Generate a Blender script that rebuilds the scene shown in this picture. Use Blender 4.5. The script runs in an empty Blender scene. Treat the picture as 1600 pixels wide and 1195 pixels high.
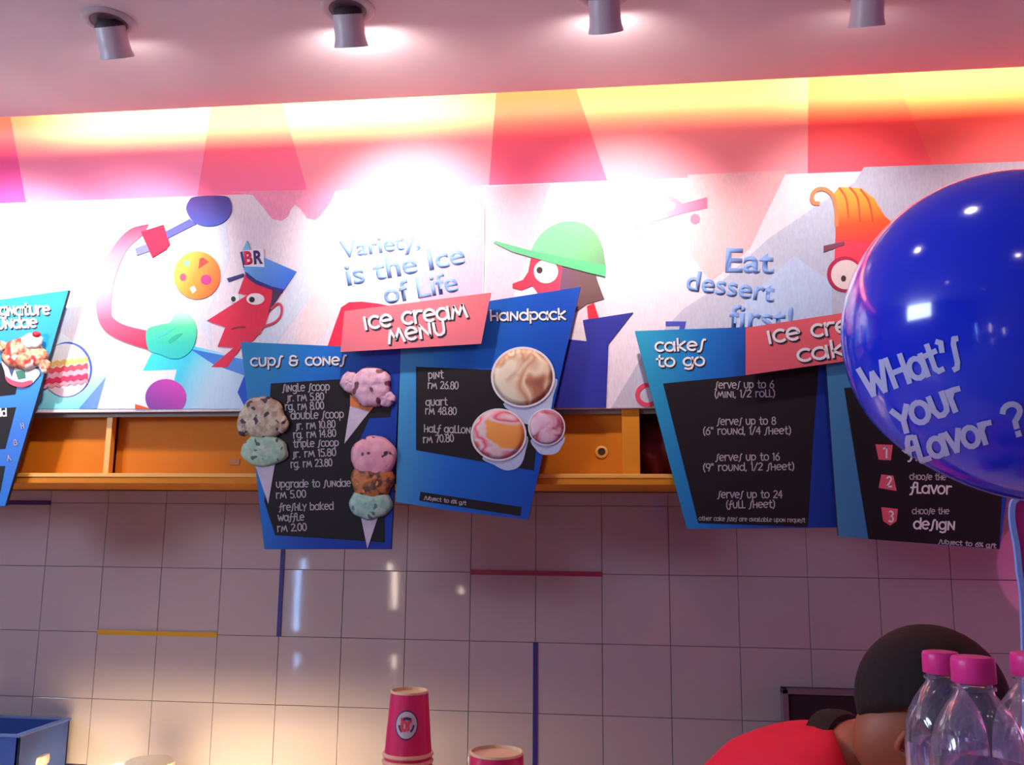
import bpy, bmesh, math, random
from mathutils import Vector, Matrix
random.seed(7)
C = bpy.context.scene.collection
PI = math.pi
# ---------------------------------------------------------------- camera
YAW, PIT, ROL, F, CZ = 0.12073033, 0.16506167, 0.00928221, 1400.0, 1.65
fw = Vector((-math.sin(YAW)*math.cos(PIT), math.cos(YAW)*math.cos(PIT), math.sin(PIT)))
r0 = Vector((math.cos(YAW), math.sin(YAW), 0)); u0 = r0.cross(fw)
rt = math.cos(ROL)*r0 + math.sin(ROL)*u0
up = -math.sin(ROL)*r0 + math.cos(ROL)*u0
EYE = Vector((0, 0, CZ))
cam = bpy.data.objects.new('camera', bpy.data.cameras.new('camera')); C.objects.link(cam)
M = Matrix((rt, up, -fw)).transposed().to_4x4(); M.translation = EYE
cam.matrix_world = M
cam.data.sensor_fit = 'HORIZONTAL'; cam.data.sensor_width = 36.0; cam.data.lens = 36.0*F/1600.0
cam.data.clip_start = 0.05
bpy.context.scene.camera = cam
# ---------------------------------------------------------------- world, exposure
sc = bpy.context.scene
sc.view_settings.view_transform = 'Standard'; sc.view_settings.look = 'None'
sc.view_settings.gamma = 1.0; sc.view_settings.use_curve_mapping = False
sc.view_settings.exposure = 0.0
w = bpy.data.worlds.new('world'); sc.world = w; w.use_nodes = True
w.node_tree.nodes['Background'].inputs[0].default_value = (0.75, 0.7, 1.0, 1)
w.node_tree.nodes['Background'].inputs[1].default_value = 0.3

# lamp strengths: the spots, the cove tubes, the downlights, the added tile lamp and daylight fill
SPOT_MAIN = [100, 62, 72, 58, 25, 26]      # per spot lamp, from the left
SPOT_WIDE = [0.4, 0.6, 4.6, 2.4, 0.5, 0.5]
COVE_E = 30.0
DOWN_E = 8.0
TILE_LAMP_E = 22.0
ROOM_E = 105.0
def light(name, kind, loc, energy, color, direction=None, **kw):
    l = bpy.data.lights.new(name, kind); l.energy = energy; l.color = color
    for k, v in kw.items(): setattr(l, k, v)
    o = bpy.data.objects.new(name, l); C.objects.link(o); o.location = loc
    if direction is not None:
        o.rotation_euler = Vector(direction).to_track_quat('-Z', 'Y').to_euler()
    return o
# planes of the place (metres): tile wall, bulkhead front, mural front, boards, ledge
YW, YB, YM, YL, ZC = 3.459, 3.01, 2.985, 2.97, 3.16
YC = 2.89
XL, XR, YF = -4.6, 3.0, -4.0
# daylight fill added high at the left wall, with no window built there
light('added_daylight', 'AREA', (-4.45, -.2, 2.72), ROOM_E, (0.66, 0.82, 1.0), (1, .15, -.02), shape='RECTANGLE', size=1.5, size_y=.8)

# ---------------------------------------------------------------- helpers
def at(px, py, Y):
    d = fw + (px-800)/F*rt + (597.5-py)/F*up
    return EYE + d*(Y/d.y)
def atz(px, py, z):
    d = fw + (px-800)/F*rt + (597.5-py)/F*up
    return EYE + d*((z-CZ)/d.z)
def lin(c):
    if max(c) > 1.0: c = [v/255.0 for v in c]
    return tuple(((v+0.055)/1.055)**2.4 if v > 0.04045 else v/12.92 for v in c[:3]) + (1,)
MATS = {}
def mat(name, col, rough=0.5, metal=0.0, emit=None, es=0.0, coat=0.0, spec=0.5, bump=0.0, bscale=40, var=0.0, vscale=8):
    if name in MATS: return MATS[name]
    m = bpy.data.materials.new(name); m.use_nodes = True; nt = m.node_tree
    b = nt.nodes['Principled BSDF']
    b.inputs['Base Color'].default_value = lin(col); b.inputs['Roughness'].default_value = rough
    b.inputs['Metallic'].default_value = metal; b.inputs['Coat Weight'].default_value = coat
    b.inputs['Specular IOR Level'].default_value = spec
    if emit: b.inputs['Emission Color'].default_value = lin(emit); b.inputs['Emission Strength'].default_value = es
    if var:
        n = nt.nodes.new('ShaderNodeTexNoise'); n.inputs['Scale'].default_value = vscale; n.inputs['Detail'].default_value = 4
        g = nt.nodes.new('ShaderNodeNewGeometry'); nt.links.new(g.outputs['Position'], n.inputs['Vector'])
        mx = nt.nodes.new('ShaderNodeMix'); mx.data_type = 'RGBA'
        c = lin(col); mx.inputs[6].default_value = tuple(v*(1-var) for v in c[:3])+(1,); mx.inputs[7].default_value = tuple(min(1, v*(1+var)) for v in c[:3])+(1,)
        nt.links.new(n.outputs['Fac'], mx.inputs[0]); nt.links.new(mx.outputs[2], b.inputs['Base Color'])
    if bump:
        n = nt.nodes.new('ShaderNodeTexNoise'); n.inputs['Scale'].default_value = bscale
        g = nt.nodes.new('ShaderNodeTexCoord'); nt.links.new(g.outputs['Object'], n.inputs['Vector'])
        bp = nt.nodes.new('ShaderNodeBump'); bp.inputs['Strength'].default_value = bump; bp.inputs['Distance'].default_value = 0.01
        nt.links.new(n.outputs['Fac'], bp.inputs['Height']); nt.links.new(bp.outputs[0], b.inputs['Normal'])
    MATS[name] = m
    return m
def grad(name, stops, a, b, Y, rough=0.5, fibre=0.0, spec=0.3):
    """colour of a print that runs from point a to point b (photo pixels on plane Y) through the stops"""
    if name in MATS: return MATS[name]
    m = bpy.data.materials.new(name); m.use_nodes = True; nt = m.node_tree; N = nt.nodes; L = nt.links
    bs = N['Principled BSDF']; bs.inputs['Roughness'].default_value = rough; bs.inputs['Specular IOR Level'].default_value = spec
    A, B = at(*a, Y), at(*b, Y); d = B-A; n2 = d.length_squared
    g = N.new('ShaderNodeNewGeometry'); s = N.new('ShaderNodeVectorMath'); s.operation = 'SUBTRACT'; s.inputs[1].default_value = A
    dt = N.new('ShaderNodeVectorMath'); dt.operation = 'DOT_PRODUCT'; dt.inputs[1].default_value = d/n2
    L.new(g.outputs['Position'], s.inputs[0]); L.new(s.outputs[0], dt.inputs[0])
    cr = N.new('ShaderNodeValToRGB'); e = cr.color_ramp.elements
    e[0].position = 0; e[0].color = lin(stops[0]); e[1].position = 1; e[1].color = lin(stops[-1])
    for i, c in enumerate(stops[1:-1]):
        x = e.new((i+1)/(len(stops)-1)); x.color = lin(c)
    L.new(dt.outputs['Value'], cr.inputs[0]); out = cr.outputs[0]
    if fibre:
        mp = N.new('ShaderNodeMapping'); mp.inputs['Scale'].default_value = (90, 90, 30)
        L.new(g.outputs['Position'], mp.inputs[0])
        no = N.new('ShaderNodeTexNoise'); no.inputs['Scale'].default_value = 1.6; no.inputs['Detail'].default_value = 5
        L.new(mp.outputs[0], no.inputs['Vector'])
        mx = N.new('ShaderNodeMix'); mx.data_type = 'RGBA'; mx.blend_type = 'MULTIPLY'; mx.inputs[0].default_value = fibre
        L.new(out, mx.inputs[6]); L.new(no.outputs['Color'], mx.inputs[7]); 
        mr = N.new('ShaderNodeMapRange'); mr.inputs[3].default_value = 0.55; mr.inputs[4].default_value = 1.35
        L.new(no.outputs['Fac'], mr.inputs[0]); L.new(mr.outputs[0], mx.inputs[7]); out = mx.outputs[2]
    L.new(out, bs.inputs['Base Color'])
    MATS[name] = m
    return m
def speck(name, base, second, chip, scale=60, chips=0.3, rough=0.6, bump=0.5):
    """ice cream: blotches of two colours with dark chips"""
    if name in MATS: return MATS[name]
    m = bpy.data.materials.new(name); m.use_nodes = True; nt = m.node_tree; N = nt.nodes; L = nt.links
    bs = N['Principled BSDF']; bs.inputs['Roughness'].default_value = rough
    g = N.new('ShaderNodeNewGeometry')
    n1 = N.new('ShaderNodeTexNoise'); n1.inputs['Scale'].default_value = scale; n1.inputs['Detail'].default_value = 3
    n2 = N.new('ShaderNodeTexNoise'); n2.inputs['Scale'].default_value = scale*0.75; n2.inputs['Detail'].default_value = 1
    ad = N.new('ShaderNodeVectorMath'); ad.inputs[1].default_value = (3.3, 1.1, 7.7)
    L.new(g.outputs['Position'], n1.inputs['Vector']); L.new(g.outputs['Position'], ad.inputs[0]); L.new(ad.outputs[0], n2.inputs['Vector'])
    cr = N.new('ShaderNodeValToRGB'); cr.color_ramp.elements[0].position = .42; cr.color_ramp.elements[1].position = .6
    cr.color_ramp.elements[0].color = lin(base); cr.color_ramp.elements[1].color = lin(second)
    L.new(n1.outputs['Fac'], cr.inputs[0])
    c2 = N.new('ShaderNodeValToRGB'); c2.color_ramp.elements[0].position = 0.72-chips*.4; c2.color_ramp.elements[1].position = 0.76-chips*.4
    c2.color_ramp.elements[0].color = (0, 0, 0, 1); c2.color_ramp.elements[1].color = (1, 1, 1, 1)
    L.new(n2.outputs['Fac'], c2.inputs[0])
    mx = N.new('ShaderNodeMix'); mx.data_type = 'RGBA'; L.new(c2.outputs[0], mx.inputs[0]); L.new(cr.outputs[0], mx.inputs[6]); mx.inputs[7].default_value = lin(chip)
    L.new(mx.outputs[2], bs.inputs['Base Color'])
    bp = N.new('ShaderNodeBump'); bp.inputs['Strength'].default_value = bump; bp.inputs['Distance'].default_value = 0.004
    L.new(n1.outputs['Fac'], bp.inputs['Height']); L.new(bp.outputs[0], bs.inputs['Normal'])
    MATS[name] = m
    return m

def link(name, me, m, parent=None, smooth=False):
    me.validate(); me.update()
    o = bpy.data.objects.new(name, me); C.objects.link(o)
    if m: me.materials.append(m)
    if smooth:
        for p in me.polygons: p.use_smooth = True
    if parent:
        o.parent = parent
        o.matrix_parent_inverse = parent.matrix_world.inverted() if False else Matrix.Translation(-parent_loc(parent))
    return o
def parent_loc(p):
    v = Vector((0, 0, 0))
    while p: v += p.location; p = p.parent if False else None
    return v
def raw(name, verts, faces, m, parent=None, smooth=False, origin=None):
    """mesh from world-space verts; origin = where the object's own origin goes"""
    off = Vector(origin) if origin is not None else Vector((0, 0, 0))
    me = bpy.data.meshes.new(name); me.from_pydata([Vector(v)-off for v in verts], [], faces)
    bm = bmesh.new(); bm.from_mesh(me); bmesh.ops.recalc_face_normals(bm, faces=bm.faces); bm.to_mesh(me); bm.free()
    o = link(name, me, m, parent, smooth)
    if parent is None: o.location = off
    else: o.location = off
    return o
def tag(o, label=None, cat=None, group=None, kind=None):
    if label: o['label'] = label
    if cat: o['category'] = cat
    if group: o['group'] = group
    if kind: o['kind'] = kind
    return o
def empty(name, loc, label=None, cat=None, group=None):
    o = bpy.data.objects.new(name, None); C.objects.link(o); o.location = loc; o.empty_display_size = .05
    return tag(o, label, cat, group)
def kids(o): return [x for x in bpy.data.objects if x.parent == o]
def dup(o, dloc, parent=None, linked=True):
    c = o.copy(); C.objects.link(c)
    if parent: c.parent = parent
    else: c.location = Vector(o.location)+Vector(dloc)
    for ch in kids(o): dup(ch, (0, 0, 0), c)
    return c
class MB:
    def __init__(s): s.v = []; s.f = []
    def add(s, vs, fs):
        k = len(s.v); s.v += [Vector(x) for x in vs]; s.f += [tuple(i+k for i in f) for f in fs]
    def box(s, x0, x1, y0, y1, z0, z1):
        s.add([(x, y, z) for z in (z0, z1) for y in (y0, y1) for x in (x0, x1)], [(0, 2, 3, 1), (4, 5, 7, 6), (0, 1, 5, 4), (2, 6, 7, 3), (0, 4, 6, 2), (1, 3, 7, 5)])
    def build(s, name, m, parent=None, smooth=False, origin=None, bevel=0):
        o = raw(name, s.v, s.f, m, parent, smooth, origin)
        if bevel:
            b = o.modifiers.new('bevel', 'BEVEL'); b.width = bevel; b.segments = 2; b.limit_method = 'ANGLE'
        return o
def box(name, m, x0, x1, y0, y1, z0, z1, parent=None, bevel=0, origin=None):
    b = MB(); b.box(x0, x1, y0, y1, z0, z1); return b.build(name, m, parent, bevel=bevel, origin=origin)
def lathe(name, prof, m, parent=None, base=(0, 0, 0), n=32, axis=None, cap0=True, cap1=True):
    """prof = [(radius, height)], turned about axis through base"""
    ax = Vector(axis).normalized() if axis is not None else Vector((0, 0, 1))
    a = ax.orthogonal().normalized() if axis is not None else Vector((1, 0, 0)); b = ax.cross(a)
    vs = []; fs = []; bs = Vector(base)
    for r, h in prof:
        for i in range(n):
            t = 2*PI*i/n; vs.append(bs + ax*h + a*(r*math.cos(t)) + b*(r*math.sin(t)))
    for j in range(len(prof)-1):
        for i in range(n):
            k = (i+1) % n; fs.append((j*n+i, j*n+k, (j+1)*n+k, (j+1)*n+i))
    if cap0: fs.append(tuple(range(n))[::-1])
    if cap1: fs.append(tuple((len(prof)-1)*n+i for i in range(n)))
    o = raw(name, vs, fs, m, parent, True)
    mod = o.modifiers.new('edge', 'EDGE_SPLIT'); mod.split_angle = 0.7
    return o
def tube(name, pts, r, m, parent=None, n=10):
    vs = []; fs = []; pts = [Vector(p) for p in pts]
    for i, p in enumerate(pts):
        d = (pts[min(i+1, len(pts)-1)]-pts[max(i-1, 0)]).normalized()
        a = d.orthogonal().normalized() if i == 0 else (a - d*a.dot(d)).normalized()
        b = d.cross(a); rr = r[i] if isinstance(r, (list, tuple)) else r
        for k in range(n):
            t = 2*PI*k/n; vs.append(p + a*rr*math.cos(t) + b*rr*math.sin(t))
    for i in range(len(pts)-1):
        for k in range(n):
            q = (k+1) % n; fs.append((i*n+k, i*n+q, (i+1)*n+q, (i+1)*n+k))
    fs.append(tuple(range(n))); fs.append(tuple((len(pts)-1)*n+k for k in range(n)))
    return raw(name, vs, fs, m, parent, True)
def poly(name, pts, Y, m, parent=None, t=0.001):
    """flat plate whose outline was read off the photograph, standing on the plane Y, t thick towards the back"""
    k = len(pts); fr = [at(x, y, Y) for x, y in pts]; bk = [v + Vector((0, t, 0)) for v in fr]
    return raw(name, fr+bk, [tuple(range(k)), tuple(range(2*k-1, k-1, -1))]+[(i, i+k, (i+1) % k+k, (i+1) % k) for i in range(k)], m, parent)
def smooth_pts(P, n=6, closed=True):
    out = []; k = len(P)
    for i in range(k if closed else k-1):
        if closed: p = [P[(i+j-1) % k] for j in range(4)]
        else: p = [P[max(0, min(k-1, i+j-1))] for j in range(4)]
        for s in range(n):
            t = s/n
            out.append(tuple(0.5*((2*p[1][c])+(-p[0][c]+p[2][c])*t+(2*p[0][c]-5*p[1][c]+4*p[2][c]-p[3][c])*t*t+(-p[0][c]+3*p[1][c]-3*p[2][c]+p[3][c])*t**3) for c in (0, 1)))
    if not closed: out.append(P[-1])
    return out
def ell(cx, cy, rx, ry, n=36, a0=0, a1=2*PI):
    full = abs(a1-a0-2*PI) < 1e-6
    return [(cx+rx*math.cos(a0+(a1-a0)*i/(n if full else n-1)), cy+ry*math.sin(a0+(a1-a0)*i/(n if full else n-1))) for i in range(n)]
def strip(pts, w, closed=False):
    """left and right offset of a 2D polyline with mitres"""
    L, R = [], []; k = len(pts)
    for i in range(k):
        a = pts[(i-1) % k] if (closed or i > 0) else None; b = pts[(i+1) % k] if (closed or i < k-1) else None
        p = pts[i]
        def nrm(u, v):
            dx, dy = v[0]-u[0], v[1]-u[1]; l = math.hypot(dx, dy) or 1e-9; return (-dy/l, dx/l)
        n1 = nrm(a, p) if a else nrm(p, b); n2 = nrm(p, b) if b else n1
        nx, ny = n1[0]+n2[0], n1[1]+n2[1]; l2 = nx*nx+ny*ny
        if l2 < 0.5: nx, ny, l2 = n1[0]*1.4, n1[1]*1.4, 2.0
        s = 2.0/l2; s = min(s, 1.0)
        L.append((p[0]+nx*s*w/2, p[1]+ny*s*w/2)); R.append((p[0]-nx*s*w/2, p[1]-ny*s*w/2))
    return L, R
def pieces(pts, w):
    """cut a stroke at its sharp corners, ends lengthened a little so the pieces overlap"""
    out = []; cur = [pts[0]]
    for i in range(1, len(pts)-1):
        cur.append(pts[i]); a, p, b = pts[i-1], pts[i], pts[i+1]
        u = (p[0]-a[0], p[1]-a[1]); v = (b[0]-p[0], b[1]-p[1]); lu, lv = math.hypot(*u) or 1e-9, math.hypot(*v) or 1e-9
        if (u[0]*v[0]+u[1]*v[1])/(lu*lv) < .35: out.append(cur); cur = [pts[i]]
    cur.append(pts[-1]); out.append(cur); res = []
    for q in out:
        q = list(q); e = w*.28
        for (i, j) in ((0, 1), (-1, -2)):
            dx, dy = q[i][0]-q[j][0], q[i][1]-q[j][1]; l = math.hypot(dx, dy) or 1e-9
            if len(q) == 2 or l > w*.3: q[i] = (q[i][0]+dx/l*e, q[i][1]+dy/l*e)
        res.append(q)
    return res
def ribbon(mb, pts, w, place, t, closed=False):
    if not closed:
        pp_ = pieces(pts, w)
        if len(pp_) > 1:
            for q in pp_: ribbon_one(mb, q, w, place, t)
            return
        pts = pp_[0]
    ribbon_one(mb, pts, w, place, t, closed)
def ribbon_one(mb, pts, w, place, t, closed=False):
    L, R = strip(pts, w, closed); k = len(pts)
    fr = [place(*p, 0) for p in L+R]; bk = [place(*p, t) for p in L+R]
    fs = []
    for i in range(k if closed else k-1):
        j = (i+1) % k
        fs += [(i, j, k+j, k+i), (2*k+i, 3*k+i, 3*k+j, 2*k+j), (i, 2*k+i, 2*k+j, j), (k+i, k+j, 3*k+j, 3*k+i)]
    if not closed: fs += [(0, k, 3*k, 2*k), (k-1, 3*k-1, 4*k-1, 2*k-1)]
    mb.add(fr+bk, fs)
def stroke(name, pts, w, Y, m, parent=None, t=0.001, closed=False):
    mb = MB(); ribbon(mb, pts, w, lambda x, y, d: at(x, y, Y)+Vector((0, d, 0)), t, closed)
    return mb.build(name, m, parent)
# ---------------------------------------------------------------- hand-drawn lettering (strokes on a unit body, y up)
def arc(cx, cy, rx, ry, a0, a1, n=9):
    return [(cx+rx*math.cos(math.radians(a0+(a1-a0)*i/(n-1))), cy+ry*math.sin(math.radians(a0+(a1-a0)*i/(n-1)))) for i in range(n)]
O_ = arc(.3, .38, .28, .36, 90, 450, 15)
G = {
 'a': (.7, [arc(.3, .36, .27, .34, 60, 400, 14), [(.58, .76), (.6, .0)]]),
 'b': (.68, [[(.08, 1.0), (.08, .02)], arc(.33, .36, .26, .34, 150, -150, 13)]),
 'c': (.58, [arc(.33, .38, .28, .35, 50, 310, 12)]),
 'd': (.68, [arc(.3, .36, .26, .34, 40, 330, 13), [(.58, 1.02), (.58, 0)]]),
 'e': (.64, [[(.08, .38), (.55, .42)]+arc(.31, .38, .27, .35, 10, 310, 12)]),
 'f': (.5, [[(.5, .96), (.36, .98), (.28, .8), (.2, .1), (.12, -.12), (.0, -.14)], [(.06, .5), (.46, .55)]]),
 'g': (.68, [arc(.3, .38, .26, .33, 60, 400, 13), [(.57, .76), (.57, .0), (.5, -.2), (.3, -.26), (.12, -.18)]]),
 'h': (.66, [[(.08, .98), (.1, 0)], [(.1, .42), (.52, .42)], [(.52, .72), (.54, 0)]]),
 'i': (.26, [[(.1, .74), (.13, 0)]]),
 'j': (.34, [[(.22, .74), (.2, -.08), (.04, -.2)]]),
 'k': (.62, [[(.08, 1.02), (.1, 0)], [(.52, .76), (.12, .38), (.54, .0)]]),
 'l': (.46, [[(.08, .96), (.1, .02), (.42, .04)]]),
 'm': (.86, [[(.06, 0), (.2, .74), (.4, .2), (.62, .78), (.8, 0)]]),
 'n': (.68, [[(.08, 0), (.1, .76), (.54, .04), (.56, .78)]]),
 'o': (.66, [O_]),
 'p': (.66, [[(.08, .74), (.08, -.28)], arc(.32, .4, .25, .33, 150, -150, 13)]),
 'q': (.68, [arc(.3, .38, .26, .33, 60, 330, 13), [(.57, .76), (.57, -.26)]]),
 'r': (.5, [[(.08, .76), (.1, 0)], [(.1, .5), (.24, .72), (.46, .7)]]),
 's': (.46, [[(.46, .86), (.36, .88), (.28, .72), (.2, .1), (.12, -.08), (.0, -.1)]]),
 't': (.52, [[(.22, .98), (.22, .14), (.32, .02), (.48, .04)], [(.04, .66), (.44, .7)]]),
 'u': (.66, [[(.08, .76), (.1, .25), (.2, .04), (.36, .02), (.5, .12), (.54, .3), (.54, .78)]]),
 'v': (.6, [[(.04, .76), (.28, .02), (.54, .78)]]),
 'w': (.84, [[(.04, .78), (.22, .02), (.42, .6), (.6, .02), (.8, .8)]]),
 'x': (.6, [[(.06, .74), (.52, .02)], [(.52, .74), (.06, .02)]]),
 'y': (.6, [[(.04, .76), (.3, .32), (.56, .78)], [(.3, .32), (.26, -.1)]]),
 'z': (.58, [[(.06, .72), (.52, .72), (.06, .04), (.54, .04)]]),
 'H': (.74, [[(.08, 1.0), (.1, 0)], [(.1, .48), (.62, .5)], [(.62, .98), (.62, 0)]]),
 'W': (1.0, [[(.04, .98), (.24, .0), (.46, .72), (.68, .0), (.92, 1.0)]]),
 'A': (.74, [[(.04, 0), (.36, .96), (.66, 0)], [(.16, .34), (.56, .34)]]),
 'I': (.3, [[(.1, .96), (.14, 0)]]),
 '&': (.8, [[(.68, .5), (.4, .44), (.14, .5)]+arc(.36, .7, .22, .2, 200, 20, 8)+[], arc(.36, .26, .27, .25, 130, 400, 11)]),
 '0': (.62, [arc(.3, .5, .24, .48, 90, 450, 17)]),
 '1': (.3, [[(.02, .82), (.16, .96), (.16, 0)]]),
 '2': (.6, [arc(.3, .74, .22, .22, 160, -30, 8)+[(.06, .04), (.54, .06)]]),
 '3': (.58, [arc(.26, .74, .22, .22, 130, -80, 8)+arc(.26, .26, .24, .26, 80, -140, 9)]),
 '4': (.6, [[(.42, .0), (.42, .98), (.04, .34), (.56, .36)]]),
 '5': (.58, [[(.5, .96), (.12, .96), (.1, .56)]+arc(.26, .3, .25, .3, 110, -140, 9)]),
 '6': (.6, [[(.44, .96), (.16, .6)]+arc(.3, .29, .24, .28, 150, 510, 14)]),
 '7': (.56, [[(.04, .94), (.52, .94), (.2, 0)]]),
 '8': (.6, [arc(.3, .74, .2, .22, -90, 270, 13), arc(.3, .26, .25, .26, 90, 450, 13)]),
 '9': (.6, [arc(.3, .68, .24, .28, -30, 330, 14)+[(.5, .5), (.36, 0)]]),
 '.': (.24, [[(.08, .0), (.08, .09)]]), ',': (.24, [[(.12, .08), (.06, -.12)]]),
 "'": (.34, [[(.08, .98), (.2, .9), (.14, .62)]]), '"': (.4, [[(.08, .98), (.1, .72)], [(.26, .98), (.28, .72)]]),
 '(': (.34, [[(.3, 1.02), (.12, .7), (.12, .2), (.28, -.14)]]), ')': (.34, [[(.04, 1.02), (.22, .7), (.22, .2), (.06, -.14)]]),
 '/': (.5, [[(.04, -.05), (.46, 1.0)]]), '!': (.26, [[(.14, 1.0), (.12, .26)], [(.12, .0), (.12, .1)]]),
 '%': (.7, [[(.1, 0), (.58, .96)], arc(.15, .78, .1, .16, 0, 360, 9), arc(.54, .2, .1, .16, 0, 360, 9)]),
 '?': (.6, [arc(.28, .74, .22, .22, 170, -40, 9)+[(.3, .42), (.3, .24)], [(.3, 0), (.3, .09)]]),
 ' ': (.42, []),
}
def glyphs(text, p0, p1, h, wdt):
    """strokes in photo pixels for text whose baseline runs from p0 to p1, body height h"""
    tot = sum(G[c][0] for c in text)-.06; ux, uy = p1[0]-p0[0], p1[1]-p0[1]; l = math.hypot(ux, uy)
    ex, ey = ux/l, uy/l; nx, ny = ey, -ex
    if ny > 0: nx, ny = -nx, -ny
    s = l/tot; x = 0; out = []
    for c in text:
        a, st = G[c]
        for S in st: out.append([(p0[0]+ex*(x+q[0])*s+nx*q[1]*h, p0[1]+ey*(x+q[0])*s+ny*q[1]*h) for q in S])
        x += a
    return out
def write(text, p0, p1, h, Y, m, parent, name='lettering', wdt=None, t=0.001, shade=None, off=(1.6, 1.8)):
    wdt = wdt or h*.16
    if name in ('heading', 'step_text') and ' ' in text:
        tot = sum(G[c][0] for c in text)-.06; x = 0; out = None
        for wd_ in text.split(' '):
            ln = sum(G[c][0] for c in wd_); a, b_ = x/tot, (x+ln-.06)/tot
            q0 = (p0[0]+(p1[0]-p0[0])*a, p0[1]+(p1[1]-p0[1])*a); q1 = (p0[0]+(p1[0]-p0[0])*b_, p0[1]+(p1[1]-p0[1])*b_)
            out = write(wd_, q0, q1, h, Y, m, parent, name, wdt, t, shade, off); x += ln+G[' '][0]
        return out
    if shade:
        mb = MB()
        for S in glyphs(text, (p0[0]+off[0], p0[1]+off[1]), (p1[0]+off[0], p1[1]+off[1]), h, wdt):
            ribbon(mb, S, wdt*1.15, lambda x, y, d: at(x, y, Y)+Vector((0, d, 0)), .0008)
        mb.build('lettering_shadow', shade, parent)
        Y = Y-.0012
    mb = MB()
    for S in glyphs(text, p0, p1, h, wdt): ribbon(mb, S, wdt, lambda x, y, d: at(x, y, Y)+Vector((0, d, 0)), t)
    return mb.build(name, m, parent)
def font_write(text, p0, p1, h, Y, m, parent, bold=0.03, name='lettering'):
    cu = bpy.data.curves.new('t', 'FONT'); cu.body = text; cu.size = 1.0; cu.offset = bold; cu.resolution_u = 4
    o = bpy.data.objects.new('t', cu); C.objects.link(o)
    bpy.context.view_layer.update()
    me = bpy.data.meshes.new_from_object(o.evaluated_get(bpy.context.evaluated_depsgraph_get()))
    bpy.data.objects.remove(o)
    xs = [v.co.x for v in me.vertices]; x0, x1 = min(xs), max(xs)
    ux, uy = p1[0]-p0[0], p1[1]-p0[1]; l = math.hypot(ux, uy); ex, ey = ux/l, uy/l; nx, ny = ey, -ex
    s = l/(x1-x0); k = h/.70
    for v in me.vertices:
        a, b = (v.co.x-x0)*s, v.co.y*k
        v.co = at(p0[0]+ex*a+nx*b, p0[1]+ey*a+ny*b, Y)
    me.name = name
    o = link(name, me, m, parent)
    so = o.modifiers.new('thickness', 'SOLIDIFY'); so.thickness = .0006; so.offset = 0
    return o
def dome(name, cx, cy, rx, ry, Y, depth, m, parent, amp=.05, seed=0, nr=7, ns=36, ruffle=0.0):
    rnd = random.Random(seed); ph = [rnd.uniform(0, 6.28) for _ in range(6)]
    vs = [at(cx, cy, Y)+Vector((0, -depth, 0))]; fs = []
    for j in range(1, nr+1):
        r = j/nr
        for i in range(ns):
            t = 2*PI*i/ns
            k = 1+amp*(.5*math.sin(3*t+ph[0])+.5*math.sin(5*t+ph[1])+.4*math.sin(8*t+ph[2]))*r + ruffle*max(0, math.sin(t))*abs(math.sin(4*t+ph[3]))*r
            d = -depth*math.sqrt(max(0, 1-r*r))*(1+.12*math.sin(4*t+ph[4])*math.sin(5*r+ph[5])) if j < nr else 0
            vs.append(at(cx+rx*r*k*math.cos(t), cy+ry*r*k*math.sin(t), Y)+Vector((0, d, 0)))
    fs += [(0, 1+i, 1+(i+1) % ns) for i in range(ns)]
    for j in range(nr-1):
        for i in range(ns):
            a = 1+j*ns+i; b = 1+j*ns+(i+1) % ns; fs.append((a, a+ns, b+ns, b))
    fs.append(tuple(1+(nr-1)*ns+i for i in range(ns)))
    o = raw(name, vs, fs, m, parent, True); return o

# ---------------------------------------------------------------- materials
M_ceil = mat('ceiling_paint', (212, 194, 198), .8, var=.03)
M_tile = mat('glazed_tile', (171, 156, 160), .05, spec=.5, bump=.010, bscale=9)
M_grout = mat('grout', (120, 106, 110), .9)
M_floor = mat('floor_vinyl', (176, 172, 186), .4, var=.06)
M_sidewall = mat('side_wall_paint', (186, 150, 186), .8)
M_rear = mat('rear_wall_paint', (186, 176, 196), .8)
M_wood = mat('amber_laminate', (214, 130, 30), .6, spec=.2, var=.06, vscale=12)
M_wood_edge = mat('amber_edge_band', (238, 170, 74), .4, var=.04)
M_door = mat('amber_door_laminate', (208, 116, 18), .6, spec=.2, var=.08, vscale=9)
M_dark = mat('chalk_panel_print', (30, 22, 27), .6, spec=.25)
M_white = mat('white_lettering', (235, 230, 232), .5)
M_chalk = mat('chalk_lettering', (182, 172, 178), .6)
M_lshade = mat('lettering_shade_print', (30, 26, 40), .6)
M_board_edge = mat('board_core', (40, 30, 50), .6)
M_coral = mat('coral_plaque', (236, 118, 128), .45)
M_steel = mat('brushed_steel', (150, 150, 155), .35, 1.0)
M_lampbody = mat('lamp_body_paint', (196, 184, 192), .4)
M_lampdark = mat('lamp_joint_metal', (70, 55, 60), .5, .4)
M_ring = mat('lamp_ring_paint', (176, 162, 168), .5)
M_bulb = mat('lamp_glass', (255, 240, 220), .5, emit=(255, 235, 215), es=12)

# ---------------------------------------------------------------- SETTING
tag(box('floor', M_floor, XL, XR, YF, YW+.1, -.1, 0), kind='structure')
tag(box('wall_left', M_sidewall, XL-.1, XL, YF, YW+.1, 0, 3.6), kind='structure')
tag(box('wall_right', M_sidewall, XR, XR+.1, YF, YW+.1, 0, 3.6), kind='structure')
mb = MB()
slots = [(-4.3, -3.05), (-2.85, -1.3), (-1.1, .45), (.65, 2.2)]
mb.box(XL, XR, YF-.1, YF, 0, .15); mb.box(XL, XR, YF-.1, YF, 2.7, 3.6)
tag(mb.build('wall_front', M_rear), kind='structure')
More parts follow.
